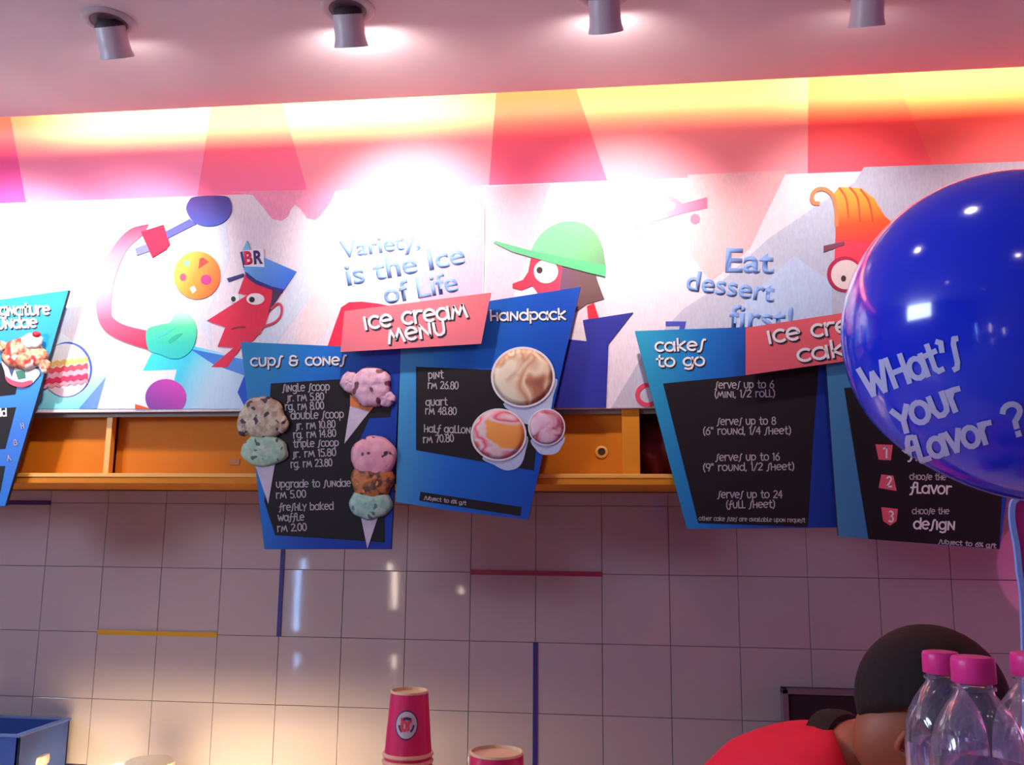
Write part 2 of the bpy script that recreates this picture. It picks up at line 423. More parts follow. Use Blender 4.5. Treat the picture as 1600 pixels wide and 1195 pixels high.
# narrow lit panes added in the shop front, shaped for the upright streaks the glazed tiles mirror
M_day = mat('daylight_gap', (160, 200, 255), .5, emit=(150, 195, 255), es=34)
M_day2 = mat('warm_daylight_gap', (255, 235, 215), .5, emit=(255, 232, 210), es=28)
fw_wall = box('wall_front', M_rear, XL, XR, YF-.1, YF, .15, 2.7); tag(fw_wall, kind='structure')
for i, (x, m, z0, z1) in enumerate([(-3.92, M_day, .44, 1.32), (-2.77, M_day2, .69, 1.26), (-2.74, M_day2, -.0+.05, .2), (-3.93, M_day, .05, .2), (-1.9, M_day2, .55, .95)]):
    wd = .024 if i < 2 else .016
    fr = tag(box('window_%d' % (i+1), M_steel, x-wd-.02, x+wd+.02, YF, YF+.02, max(.0, z0-.03), z1+.03), kind='structure')
    box('pane', m, x-wd, x+wd, YF+.018, YF+.024, z0, z1, fr)
# tiled back wall: one object per tile
wall = tag(box('wall_back', M_grout, XL, XR, YW+.006, YW+.1, 0, 3.6), kind='structure')
TW, TH, X0, Z0 = .25, .25433, -2.32223, CZ-.15389
tm = None
g = .0009
for k in range(-3, 17):
    for j in range(-2, 5):
        z1 = Z0-TH*j; z0 = z1-TH
        if j == -2: z1 = 1.80
        xa = X0+TW*k
        if j == -2:
            o = box('tile', M_tile, xa+g, xa+TW-g, YW, YW+.006, z0+g, z1, wall)
            continue
        if tm is None:
            b = MB(); b.box(-TW/2+g, TW/2-g, 0, .007, -TH/2+g, TH/2-g)
            o = raw('tile', b.v, b.f, M_tile, wall); bv = o.modifiers.new('bevel', 'BEVEL'); bv.width = .0012; bv.segments = 2
            tm = o
        else:
            o = tm.copy(); C.objects.link(o)
        o.location = (xa+TW/2, YW, (z0+z1)/2)
        o.rotation_euler = (random.uniform(-.0025, .0025), 0, random.uniform(-.003, .003))
M_s = {'purple': mat('indigo_glass_strip', (58, 40, 92), .25), 'yellow': mat('ochre_glass_strip', (196, 146, 30), .25), 'blue': mat('navy_glass_strip', (48, 48, 120), .25), 'red': mat('crimson_glass_strip', (150, 34, 70), .25)}
def hstrip(k0, k1, j, m, c): tag(box('accent_strip', M_s[m], X0+TW*k0, X0+TW*k1, YW-.004, YW+.004, Z0-TH*j-.009, Z0-TH*j+.009, wall), c)
def vstrip(k, j0, j1, m, c): tag(box('accent_strip', M_s[m], X0+TW*k-.008, X0+TW*k+.008, YW-.004, YW+.004, Z0-TH*j1, Z0-TH*j0, wall), c)
hstrip(-2, 0, -1, 'purple', 'indigo glass strip'); hstrip(1, 3, 1, 'yellow', 'ochre glass strip'); hstrip(7, 9, 0, 'red', 'crimson glass strip')
vstrip(4, -1, 1, 'blue', 'navy glass strip'); vstrip(8, 1, 3, 'blue', 'navy glass strip'); hstrip(-1, 1, 3, 'purple', 'indigo glass strip')

# ceiling with the open cove slot between its edge and the bulkhead
ceil = tag(box('ceiling', M_ceil, XL, XR, YF, YC, ZC, ZC+.03), kind='structure')
tag(box('ceiling', M_ceil, XL, XR, YF, YW+.1, 3.6, 3.65), kind='structure')
# bulkhead: carcass in front of which the pink wallpaper facets and the murals hang
M_pinkbase = mat('pink_wallpaper', (245, 120, 160), .6)
bulk = tag(box('wall_bulkhead', M_pinkbase, XL, XR, YB, YW+.006, 2.08, 3.6), kind='structure')
def facet(pts, c0, c1, a, b, i):
    poly('wallpaper_facet', pts, YB-.001-.0004*(i % 2), grad('wallpaper_%d' % i, [c0, c1], a, b, YB, .6), bulk, t=.0008)
T = -60
facet([(-700, T), (5, T), (17, 187), (45, 330), (-700, 400)], (235, 90, 120), (235, 88, 176), (0, 190), (0, 315), 0)
facet([(5, T), (335, T), (330, 165), (305, 330), (45, 340), (17, 187)], (242, 138, 150), (245, 150, 196), (200, 180), (200, 310), 1)
facet([(335, T), (360, T), (440, 160), (490, 330), (305, 330), (330, 165)], (240, 104, 118), (243, 120, 162), (400, 170), (400, 300), 2)
facet([(360, T), (782, T), (775, 143), (762, 320), (490, 330), (440, 160)], (243, 150, 150), (243, 152, 172), (600, 160), (600, 290), 3)
facet([(782, T), (815, T), (900, 138), (958, 310), (762, 320), (775, 143)], (238, 96, 100), (242, 100, 138), (850, 150), (850, 285), 4)
facet([(815, T), (1264, T), (1263, 120), (1262, 300), (958, 310), (900, 138)], (244, 140, 134), (246, 150, 164), (1050, 150), (1050, 280), 5)
facet([(1264, T), (1330, T), (1395, 112), (1475, 300), (1262, 300), (1263, 120)], (244, 92, 88), (244, 78, 98), (1350, 150), (1350, 265), 6)
facet([(1330, T), (2400, T), (2400, 260), (1475, 300), (1395, 112)], (244, 108, 92), (244, 92, 98), (1500, 150), (1500, 265), 7)

# cabinet run under the mural
ZLt, ZLb = at(800, 741, YL).z, at(800, 757, YL).z
M_under = mat('cabinet_underside', (150, 110, 80), .6)
cab = empty('wall_cabinet', (-.8, YL+.2, 1.80), 'long amber wooden wall cabinet with sliding doors under the mural', 'cabinet')
box('bottom_board', M_wood, XL+.02, XR-.02, YL, YW+.004, ZLb, ZLt-.012, cab, bevel=.002)
tag(box('edge_trim', M_wood_edge, XL+.02, XR-.02, YL-.003, YL+.03, ZLt-.012, ZLt+.002, cab, bevel=.002), 'lighter yellow edge trim')
box('top_board', M_wood, XL+.02, XR-.02, YB+.015, YW+.004, 2.06, 2.08, cab)
box('back_board', M_wood, XL+.02, XR-.02, YW-.01, YW+.004, ZLt-.012, 2.06, cab)
def xw(px, py, Y): return at(px, py, Y).x
d0 = (xw(172, 700, 3.03))
def door(x0, x1, y, m=M_door):
    return box('door', m, x0, x1, y, y+.016, ZLt+.001, 2.058, cab, bevel=.0015)
doorA = door(-3.6, d0, 3.045)
box('door_edge', M_wood_edge, d0-.014, d0+.006, 3.02, 3.046, ZLt+.001, 2.058, doorA)
doorB = door(d0+.004, xw(640, 700, 3.02), 3.065)
doorC = door(xw(600, 700, 3.04), xw(972, 700, 3.02), 3.03)
# finger hole of the right-hand door and the small tag on the middle door
hc = at(940, 706, 3.03)
lathe('finger_pull', [(.021, 0), (.021, -.004), (.0135, -.006), (.012, -.003), (.011, .0)], M_wood_edge, doorC, base=(hc.x, 3.031, hc.z), n=24, axis=(0, 1, 0))
lathe('finger_hole', [(.012, -.0045), (.012, -.004)], mat('hole_dark', (60, 35, 20), .8), doorC, base=(hc.x, 3.031, hc.z), n=20, axis=(0, 1, 0))  # dark disc stands in for the shaded depth of the hole
lc = at(367, 722, 3.065); box('small_tag', mat('tag_brown', (170, 105, 45), .5), lc.x-.018, lc.x+.018, 3.0625, 3.065, lc.z-.010, lc.z+.010, doorB)
box('post', M_wood, xw(972, 700, 3.0), xw(1000, 700, 3.0), YL+.03, YW-.01, ZLt, 2.06, cab, bevel=.002)
px1 = xw(1420, 700, 3.0)
box('post', M_wood, px1, px1+.03, YL+.03, YW-.01, ZLt, 2.06, cab, bevel=.002)
door(px1+.03, 2.6, 3.04)
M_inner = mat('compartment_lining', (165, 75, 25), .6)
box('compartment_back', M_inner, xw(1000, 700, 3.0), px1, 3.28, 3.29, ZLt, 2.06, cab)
box('shadow_line', mat('shadow_line_grey', (130, 118, 110), .5), XL+.02, XR-.02, YB+.002, YB+.014, 2.045, 2.079, cab)  # grey strip put in for the shadow line under the mural
# crumpled red bags in the open compartment
M_red = mat('dark_red_cloth', (120, 20, 32), .7, bump=.4, bscale=25, var=.3, vscale=30)
def cloth(cx, cz, w, h, d, seed):
    rnd = random.Random(seed); ph = [rnd.uniform(0, 6.28) for _ in range(8)]
    vs = []; fs = []; nu, nv = 26, 14
    for j in range(nv+1):
        t = PI*j/nv
        for i in range(nu):
            p = 2*PI*i/nu; x, y, z = math.sin(t)*math.cos(p), math.sin(t)*math.sin(p), math.cos(t)
            k = 1+.10*math.sin(5*p+ph[0]+2*z)+.07*math.sin(9*p+ph[1]+5*z)+.06*math.sin(7*z+ph[2])
            vs.append((cx+w*x*k, 3.15+d*y*k, max(ZLt+.002, cz+h*z*k)))
    for j in range(nv):
        for i in range(nu): fs.append((j*nu+i, j*nu+(i+1) % nu, (j+1)*nu+(i+1) % nu, (j+1)*nu+i))
    return vs, fs
for i, (px, w, h, lab) in enumerate([(1040, .10, .10, 'crumpled dark red bag at the left of the open cabinet compartment'), (1170, .10, .08, 'crumpled dark red bag behind the cake board')]):
    x = xw(px, 700, 3.15); v, f = cloth(x, ZLt+h*.98, w, h, .09, i+3)
    tag(raw('red_bag', v, f, M_red, None, True, origin=(x, 3.15, ZLt)), lab, 'bag')

# ---------------------------------------------------------------- MURAL PANELS (flat print on two boards)
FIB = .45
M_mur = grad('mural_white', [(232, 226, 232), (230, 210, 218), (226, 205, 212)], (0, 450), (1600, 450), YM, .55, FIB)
def mural(x0, x1, label):
    z0, z1 = at(800, 639, YM).z, at(800, 288, YM).z
    X0_, X1_ = x0, x1
    o = box('mural_panel', M_mur, X0_, X1_, YM, YB-.003, z0, z1, origin=((X0_+X1_)/2, YB, z0))
    tag(o, label, 'mural'); return o
# box built around its own origin keeps children simple: parent offset handled in link()
XS = xw(756, 450, YM)
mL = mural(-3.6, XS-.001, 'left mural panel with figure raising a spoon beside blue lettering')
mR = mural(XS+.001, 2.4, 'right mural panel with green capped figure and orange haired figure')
_lay = [0]
def pr(pts, col, parent, name='printed_shape', curve=False, lay=1, col2=None, a=None, b=None, fib=FIB*.5):
    _lay[0] += 1
    if curve: pts = smooth_pts(pts, 5)
    if isinstance(col[0], (int, float)): stops = [col, col2 or col]
    else: stops = list(col)
    if a is None: a, b = (min(p[0] for p in pts), 450), (max(p[0] for p in pts), 450)
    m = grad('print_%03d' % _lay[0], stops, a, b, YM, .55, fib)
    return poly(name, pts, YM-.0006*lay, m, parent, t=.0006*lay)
B0 = 638.5
# --- left panel
pr([(355, 299), (525, 296), (515, 318), (500, 338), (492, 344), (480, 341), (468, 325), (461, 320), (455, 326), (450, 338), (440, 345), (425, 342), (412, 325), (395, 305)], (240, 150, 180), mL, 'printed_drip', lay=1, fib=FIB)
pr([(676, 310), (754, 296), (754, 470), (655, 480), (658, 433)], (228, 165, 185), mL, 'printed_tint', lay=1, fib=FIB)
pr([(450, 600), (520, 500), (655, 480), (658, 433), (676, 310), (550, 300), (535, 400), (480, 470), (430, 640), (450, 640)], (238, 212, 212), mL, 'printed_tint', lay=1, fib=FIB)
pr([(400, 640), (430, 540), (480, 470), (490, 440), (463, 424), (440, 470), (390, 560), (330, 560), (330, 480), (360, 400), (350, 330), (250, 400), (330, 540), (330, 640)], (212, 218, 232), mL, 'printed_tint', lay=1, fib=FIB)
pr([(30, B0), (40, 560), (95, 520), (185, 590), (165, 600), (125, B0)], [(235, 240, 240), (120, 225, 235)], mL, 'printed_tint', lay=2, a=(120, 530), b=(110, 640))
pr([(123, B0), (166, 588), (152, B0)], [(60, 120, 220), (110, 150, 230)], mL, 'printed_triangle', lay=3)
pr([(152, B0), (166, 588), (235, 550), (276, 577), (285, B0)], (232, 236, 240), mL, 'printed_tint', lay=3)
pr([(223, 579), (236, 553), (300, 540), (400, 563), (400, B0), (262, B0), (276, 577)], [(60, 225, 225), (70, 205, 230), (190, 222, 240), (205, 225, 245)], mL, 'printed_coat', lay=4, a=(240, 560), b=(375, 625))
pr([(297, 545), (400, 565), (400, 600), (378, 585), (335, 570)], [(40, 110, 210), (90, 150, 225)], mL, 'printed_collar', lay=5, a=(300, 545), b=(380, 570))
pr([(371, 613), (381, 588), (400, 575), (400, B0), (384, B0)], (40, 90, 205), mL, 'printed_triangle', lay=5)
pr([p for p in ell(259, 616, 32, 30, 40) if p[1] <= B0] if False else [(x, min(y, B0)) for x, y in ell(259, 621, 32, 29, 44)], [(130, 60, 160), (205, 70, 180)], mL, 'printed_ball', lay=6, a=(240, 640), b=(275, 600))
pr([(211, 631), (236, B0), (211, B0)], (235, 90, 50), mL, 'printed_triangle', lay=7)
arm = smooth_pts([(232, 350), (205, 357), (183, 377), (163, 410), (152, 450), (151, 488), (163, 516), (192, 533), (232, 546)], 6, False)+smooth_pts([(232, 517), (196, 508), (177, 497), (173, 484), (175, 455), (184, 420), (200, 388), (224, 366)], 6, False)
pr(arm, [(225, 45, 85), (225, 150, 180), (228, 170, 195), (225, 95, 130), (222, 40, 80)], mL, 'printed_arm', lay=6, a=(190, 352), b=(190, 548))  # paler middle paints the lamp's blow-out into the print
pr([(211, 388), (231, 380), (234, 392), (214, 399)], (130, 135, 215), mL, 'printed_spoon', lay=6)
pr([(258, 362), (296, 342), (306, 350), (262, 372)], (90, 95, 195), mL, 'printed_spoon', lay=6)
pr([(291, 328), (295, 314), (306, 307), (350, 306), (360, 315), (361, 330), (353, 344), (338, 352), (320, 353), (302, 346)], [(88, 62, 140), (74, 86, 185)], mL, 'printed_spoon', True, lay=7, a=(326, 306), b=(326, 354))
pr([(220, 362), (255, 351), (265, 381), (260, 389), (238, 402)], [(225, 40, 75), (215, 35, 70)], mL, 'printed_hand', lay=8)
pr(ell(308, 430, 36.5, 37.5), [(245, 205, 90), (245, 150, 60), (240, 100, 50)], mL, 'printed_scoop', lay=6, a=(272, 415), b=(345, 445))
pr([(287, 407), (296, 407), (296, 416), (287, 416)], (140, 190, 160), mL, 'printed_chip', lay=7)
pr([(312, 404), (317, 402), (326, 409), (310, 420)], (230, 70, 65), mL, 'printed_chip', lay=7)
pr(ell(286, 433, 5, 6, 16), (225, 90, 120), mL, 'printed_chip', lay=7)
pr(ell(322, 437, 8.5, 8, 20), (185, 60, 130), mL, 'printed_chip', lay=7)
pr([(296, 450), (303, 446), (307, 453), (301, 459)], (240, 225, 205), mL, 'printed_chip', lay=7)
pr([(229, 516), (250, 507), (266, 503), (275, 487), (292, 489), (304, 503), (307, 522), (300, 545), (285, 558), (268, 560), (250, 553), (232, 546)], [(205, 240, 225), (90, 225, 165), (60, 205, 180), (50, 200, 200)], mL, 'printed_mitten', True, lay=8, a=(275, 485), b=(268, 560))
pr([(262, 533), (272, 524), (286, 520), (276, 530), (265, 537)], (50, 190, 150), mL, 'printed_crease', lay=9)
pr([(240, 525), (252, 519), (276, 511), (262, 521), (246, 529)], (70, 205, 185), mL, 'printed_crease', lay=9)
# hat, face
pr([(384, 426), (426, 450), (424, 478), (412, 512), (395, 532), (377, 541), (355, 574), (330, 573), (365, 543), (340, 541), (352, 511), (323, 501), (386, 461), (372, 458)], [(220, 42, 78), (225, 40, 72)], mL, 'printed_face', lay=6)
pr([(426, 447), (443, 452), (430, 472), (418, 492), (424, 470)], (70, 50, 75), mL, 'printed_hair', lay=7)
pr([(382, 424), (400, 433), (444, 450), (440, 458), (400, 444), (386, 434)], (55, 45, 120), mL, 'printed_hat_band', lay=8)
pr([(380, 421), (384, 412), (412, 402), (463, 424), (444, 452), (424, 447), (400, 437)], [(110, 170, 230), (60, 110, 210)], mL, 'printed_hat', lay=9, a=(395, 410), b=(445, 445))
pr([(378, 392), (386, 376), (391, 392)], (120, 190, 230), mL, 'printed_hat_tip', lay=9)
pr([(376, 392), (411, 388), (413, 417), (380, 416)], (240, 235, 240), mL, 'printed_badge', lay=10)
pr([(375, 394), (379, 392), (382, 412), (380, 418)], (50, 45, 120), mL, 'printed_badge_edge', lay=11)
pr([(354, 435), (380, 427), (381, 431), (357, 440)], (60, 55, 120), mL, 'printed_eyebrow', lay=7)
pr(ell(399, 467, 14, 9, 24), (235, 225, 225), mL, 'printed_eye', lay=7); pr(ell(393.5, 468, 4.5, 4.5, 14), (40, 35, 45), mL, 'printed_pupil', lay=8)
pr(ell(366, 466, 8, 7, 18), (235, 230, 235), mL, 'printed_eye', lay=5); pr(ell(364.5, 467, 3.6, 4.2, 14), (45, 60, 60), mL, 'printed_pupil', lay=7)
stroke('printed_mouth', [(362, 514), (372, 511), (383, 511)], 1.8, YM-.0044, mat('mouth_line', (120, 15, 45), .6), mL)
stroke('printed_ear', smooth_pts([(424, 482), (434, 474), (440, 480), (438, 494), (428, 504), (412, 510), (407, 515), (405, 521), (401, 518)], 4, False), 3.4, YM-.0044, mat('ear_print', (205, 50, 80), .6), mL)
font_write('B', (382, 413), (395, 412), 20, YM-.0072, mat('badge_pink', (215, 30, 80), .5), mL, .035)
font_write('R', (397, 412), (411, 411), 20, YM-.0072, mat('badge_navy', (70, 40, 110), .5), mL, .035)
M_lb = mat('mural_lettering_blue', (118, 152, 212), .6, var=.08, vscale=60)
font_write('Variety,', (533, 403), (657, 386), 26, YM-.0012, M_lb, mL, .022)
font_write('is the Ice', (543, 446), (728, 411), 33, YM-.0012, M_lb, mL, .022)
font_write('of Life', (602, 475), (717, 454), 32, YM-.0012, M_lb, mL, .022)
pr([(512, 540), (524, 505), (533, 480), (545, 472), (565, 471), (590, 474), (620, 480), (600, 560), (520, 560)], (222, 35, 70), mL, 'printed_sleeve', lay=3)
# cake medallion
pr(ell(106, 576, 37.5, 42, 44), (70, 90, 190), mL, 'printed_medallion_rim', lay=5)
pr(ell(103, 578, 37.5, 41.5, 44), [(240, 236, 236), (240, 225, 200), (236, 190, 215)], mL, 'printed_medallion', lay=6, a=(103, 545), b=(103, 620))
def band(y0, y1, c, lay):
    top = [(x, y0-(x-70)*.12+1.6*math.sin(x*.55)) for x in range(68, 140, 3)]; bot = [(x, y1-(x-70)*.12+1.6*math.sin(x*.55+1)) for x in range(137, 65, -3)]
    pr(top+bot, c, mL, 'printed_cake_layer', lay=lay)
band(566, 574, (235, 190, 110), 7); band(576, 584, (235, 80, 100), 8); band(585, 592, (240, 170, 190), 8); band(592, 600, (225, 50, 95), 9); band(600, 606, (240, 150, 165), 9)
# --- right panel
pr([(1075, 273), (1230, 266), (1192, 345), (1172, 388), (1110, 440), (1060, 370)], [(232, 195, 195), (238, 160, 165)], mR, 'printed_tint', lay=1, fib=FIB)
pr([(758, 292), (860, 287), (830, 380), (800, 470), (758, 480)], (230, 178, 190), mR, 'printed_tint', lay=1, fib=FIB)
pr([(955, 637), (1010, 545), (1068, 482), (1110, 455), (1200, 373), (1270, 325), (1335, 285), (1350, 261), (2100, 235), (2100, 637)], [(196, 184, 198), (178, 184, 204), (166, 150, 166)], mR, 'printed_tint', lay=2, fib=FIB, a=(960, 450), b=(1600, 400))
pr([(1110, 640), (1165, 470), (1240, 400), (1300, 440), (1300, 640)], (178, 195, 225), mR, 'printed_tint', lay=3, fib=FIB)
pr([(880, 410), (930, 426), (934, 440), (944, 467), (917, 475), (898, 489), (868, 485), (872, 440)], [(115, 75, 110), (110, 75, 80), (105, 72, 70)], mR, 'printed_hair', lay=4)
pr([(830, 400), (825, 425), (817, 437), (801, 443), (801, 450), (815, 453), (832, 446), (839, 456), (860, 462), (874, 456), (879, 412), (855, 402)], [(222, 35, 60), (232, 60, 90)], mR, 'printed_face', lay=5)
pr(ell(853, 424, 19, 18.5, 30), (238, 228, 222), mR, 'printed_eye', lay=6); pr(ell(843, 422, 4.8, 5.2, 16), (50, 40, 40), mR, 'printed_pupil', lay=7)
pr(smooth_pts([(827, 398), (837, 376), (855, 357), (882, 346), (912, 349), (933, 367), (943, 390)], 5, False)+[(946, 413), (900, 412)], [(120, 205, 145), (110, 190, 130), (105, 150, 105)], mR, 'printed_cap', lay=8, a=(830, 370), b=(948, 400))
pr([(771, 379), (774, 376), (829, 391), (880, 402), (947, 414), (946, 432), (920, 426), (870, 413), (800, 393)], [(95, 170, 125), (80, 185, 120)], mR, 'printed_cap_brim', lay=9)
pr([(917, 478), (928, 473), (937, 500), (920, 503)], (220, 35, 60), mR, 'printed_neck', lay=4)
pr([(911, 500), (989, 488), (951, 537), (947, 637), (850, 637), (889, 530), (917, 533)], [(42, 48, 160), (38, 40, 140)], mR, 'printed_jacket', lay=6)
pr(smooth_pts([(992, 356), (1003, 330), (1018, 314), (1036, 306), (1054, 309), (1066, 318)], 4, False)+[(1105, 308), (1105, 325), (1060, 335), (1010, 350)], [(238, 205, 212), (232, 150, 175), (236, 105, 140)], mR, 'printed_ladle', lay=3)
pr(smooth_pts([(1008, 340), (1014, 325), (1030, 315), (1048, 315), (1055, 320), (1048, 329)], 4), (236, 222, 222), mR, 'printed_ladle_bowl', lay=4)
pr(ell(1086, 342, 7.5, 8, 18), (236, 130, 155), mR, 'printed_dot', lay=3); pr(ell(1001, 368, 6, 6, 18), (232, 205, 205), mR, 'printed_dot', lay=3)
font_write('Eat', (1133, 424), (1209, 427), 37, YM-.0024, M_lb, mR, .02)
font_write('dessert', (1071, 452), (1209, 472), 31, YM-.0024, M_lb, mR, .02)
font_write('first!', (1139, 513), (1239, 517), 37, YM-.0024, M_lb, mR, .02)
pr([(1040, 502), (1072, 502), (1068, 520), (1060, 520), (1062, 509), (1040, 509)], (70, 75, 175), mR, 'printed_angle', lay=4)
pr([(1306, 358), (1440, 350), (1460, 520), (1400, 560), (1335, 470), (1304, 405)], (236, 58, 84), mR, 'printed_face', lay=4)
pr([(1302, 303), (1311, 292), (1345, 294), (1366, 310), (1382, 337), (1420, 370), (1400, 380), (1306, 375), (1305, 340)], [(240, 160, 50), (240, 140, 40), (238, 80, 30), (238, 60, 60)], mR, 'printed_quiff', lay=5, a=(1330, 292), b=(1340, 378))
stroke('printed_curl', smooth_pts([(1281, 318), (1271, 316), (1269, 305), (1277, 296), (1290, 296), (1301, 306), (1307, 330), (1307, 352)], 5, False), 6, YM-.0042, mat('curl_print', (205, 115, 60), .6), mR)
for q in ([(1312, 294), (1322, 310), (1326, 340)], [(1328, 293), (1340, 310), (1344, 345)], [(1345, 296), (1358, 315), (1364, 345)]):
    stroke('printed_hair_line', smooth_pts(q, 5, False), 3, YM-.0042, mat('hair_line_print', (190, 70, 20), .6), mR)
pr([(1287, 384), (1319, 377), (1320, 382), (1287, 394)], (120, 60, 80), mR, 'printed_eyebrow', lay=7)
pr(ell(1320, 428, 27.5, 27.5, 36), (176, 28, 74), mR, 'printed_eye_rim', lay=7); pr(ell(1322, 429, 23.5, 23, 34), (226, 205, 205), mR, 'printed_eye', lay=8); pr(ell(1318, 435, 4, 5, 14), (70, 45, 55), mR, 'printed_pupil', lay=9)
stroke('printed_ring', ell(1012, 617, 16, 15.5, 30), 7, YM-.0028, mat('ring_print', (222, 60, 90), .6), mR, closed=True)

# ---------------------------------------------------------------- MENU BOARDS
def board(name, pts, m, Y, label, cat='menu board', t=.014, brk=None):
    o = poly(name, pts, Y, m, None, t); tag(o, label, cat)
    me = o.data; me.materials.append(M_board_edge)
    for p in me.polygons:
        if abs(p.normal.y) < .5: p.material_index = 1
    for (x, y, Yb) in (brk or []):
        if Yb == YM: Yb = YM-.008
        c = at(x, y, Y+t); lathe('bracket', [(.008, 0), (.008, Yb-(Y+t))], M_steel, o, base=c, n=12, axis=(0, 1, 0))
    return o
YP = 2.925
def cone_shape(parent, tip, a, b, Y, m=None):
    return poly('cone', [tip, a, b], Y, m or grad('wafer_paper', [(196, 188, 204), (216, 205, 214), (190, 184, 204)], (tip[0]-12, 700), (tip[0]+16, 700), Y, .6) if False else (m or M_cone), parent, t=.006)
M_cone = mat('cone_sleeve_print', (196, 184, 200), .55, var=.14, vscale=70)
M_wafer = mat('wafer_rim_print', (205, 110, 50), .55, var=.2, vscale=70)
S_cream = speck('cookie_cream_scoop', (205, 195, 165), (176, 150, 130), (70, 45, 62), 48, .30)
S_mint = speck('mint_chip_scoop', (150, 190, 160), (180, 200, 180), (70, 92, 88), 55, .24)
S_mint2 = speck('mint_scoop', (130, 180, 160), (165, 195, 180), (80, 120, 120), 50, .2)
S_pink = speck('strawberry_scoop', (222, 178, 196), (200, 150, 176), (110, 50, 72), 40, .26)
S_pink2 = speck('pink_chip_scoop', (228, 162, 176), (218, 148, 168), (70, 35, 65), 42, .2)
S_caramel = speck('caramel_chocolate_scoop', (190, 110, 52), (90, 50, 44), (215, 150, 60), 46, .22)
def cutout(parent, loc_px, Y):
    o = bpy.data.objects.new('ice_cream_photo', None); C.objects.link(o); o.parent = parent
    o.matrix_parent_inverse = Matrix.Translation(-Vector(parent.location)); o.empty_display_size = .02
    return o

# cups & cones
P2 = [(376, 534), (532, 541), (626, 545), (618, 700), (611, 858), (413, 858), (396, 700)]
b2 = board('menu_board', P2, grad('board_print_cups', [(40, 136, 190), (26, 112, 196), (20, 66, 165), (18, 52, 150)], (385, 620), (622, 700), YP, .4), YP, 'blue menu board headed cups and cones with three ice cream cones', brk=[(420, 560, YM), (600, 560, YM), (420, 748, YL), (600, 748, YL)])
poly('chalk_panel', [(423, 599), (600, 588), (611, 635), (610, 651), (577, 653), (560, 690), (600, 745), (601, 847), (430, 836), (413, 783)], YP-.001, M_dark, b2)
write('cups & cones', (391, 572), (540, 570), 17, YP-.001, M_white, b2, 'heading', 2.7, .002, M_lshade)
for tx, a, b, h in [('single scoop', (441, 612), (515, 610), 13), ('jr. rm 5.80', (448, 627), (506, 625), 12), ('rg. rm 8.00', (445, 641), (506, 639), 12), ('double scoop', (454, 655), (537, 653), 13), ('jr. rm 10.80', (462, 671), (524, 668), 12), ('rg. rm 14.80', (458, 685), (525, 682), 12), ('triple scoop', (458, 699), (529, 697), 12), ('jr. rm 15.80', (457, 715), (525, 712), 12), ('rg. rm 23.80', (454, 731), (519, 728), 12), ('upgrade to sundae', (431, 762), (548, 760), 12), ('rm 5.00', (431, 779), (478, 777), 12), ('freshly baked', (436, 798), (521, 796), 12), ('waffle', (434, 814), (475, 813), 12), ('rm 2.00', (433, 831), (479, 829), 12)]:
    write(tx, a, b, h, YP-.0022, M_chalk, b2, 'price_text', 1.5)
Yi = YP-.003
c1 = cutout(b2, (410, 700), Yi)
poly('cone', [(419, 787), (397, 722), (430, 722)], Yi, M_cone, c1, .006)
dome('scoop', 413, 703, 37, 25, Yi-.003, .014, S_mint, c1, .06, 1, ruffle=.08); dome('scoop', 410, 652, 37, 33, Yi-.007, .017, S_cream, c1, .05, 2, ruffle=.08)
dome('scoop_lump', 382, 664, 12, 18, Yi-.006, .012, S_cream, c1, .05, 3); dome('scoop_lump', 440, 662, 11, 15, Yi-.006, .012, S_cream, c1, .05, 4)
c2 = cutout(b2, (570, 640), Yi)
poly('cone', [(538, 693), (547, 634), (578, 642)], Yi, M_cone, c2, .006); poly('cone_rim', [(547, 616), (586, 632), (578, 643), (547, 634)], Yi-.001, M_wafer, c2, .006)
dome('scoop', 580, 603, 32, 31, Yi-.005, .017, S_pink, c2, .05, 5, ruffle=.1); dome('scoop_lump', 546, 597, 14, 17, Yi-.004, .012, S_pink, c2, .08, 6); dome('scoop_lump', 604, 623, 14, 13, Yi-.004, .012, S_pink, c2, .08, 7)
c3 = cutout(b2, (580, 770), Yi)
poly('cone', [(574, 857), (563, 803), (592, 803)], Yi, M_cone, c3, .006)
dome('scoop', 579, 786, 34, 25, Yi-.003, .014, S_mint2, c3, .04, 8, ruffle=.05); dome('scoop', 582, 750, 34, 30, Yi-.006, .016, S_caramel, c3, .05, 9, ruffle=.06); dome('scoop', 584, 713, 36, 33, Yi-.009, .017, S_pink2, c3, .03, 10, ruffle=.06)

# handpack
P3 = [(626, 545), (640, 480), (765, 470), (907, 448), (866, 630), (825, 812), (700, 797), (618, 784)]
Y3 = YP-.002
b3 = board('menu_board', P3, grad('board_print_handpack', [(62, 140, 190), (26, 100, 190), (18, 84, 178), (18, 70, 170)], (630, 640), (860, 660), Y3, .4), Y3, 'blue slanted menu board headed handpack with ice cream tubs', brk=[(700, 560, YM), (860, 560, YM), (680, 748, YL), (815, 748, YL)])
poly('chalk_panel', [(650, 573), (775, 578), (848, 600), (834, 735), (650, 703)], Y3-.001, M_dark, b3)
poly('chalk_strip', [(657, 768), (815, 792), (813, 806), (655, 782)], Y3-.001, M_dark, b3)
write('handpack', (765, 501), (884, 499), 17, Y3-.001, M_white, b3, 'heading', 2.7, .002, M_lshade)
for tx, a, b, h in [('pint', (669, 592), (693, 591), 13), ('rm 26.80', (668, 607), (716, 608), 12), ('quart', (665, 634), (699, 633), 12), ('rm 48.80', (664, 647), (713, 648), 12), ('half gallon', (662, 675), (735, 677), 12), ('rm 70.80', (661, 692), (709, 690), 12), ('subject to 6% gst', (662, 780), (728, 789), 6)]:
    write(tx, a, b, h, Y3-.0022, M_chalk, b3, 'price_text', 1.5 if h > 7 else 1.0)
M_tub = mat('paper_tub_print', (176, 184, 214), .5, var=.08, vscale=50)
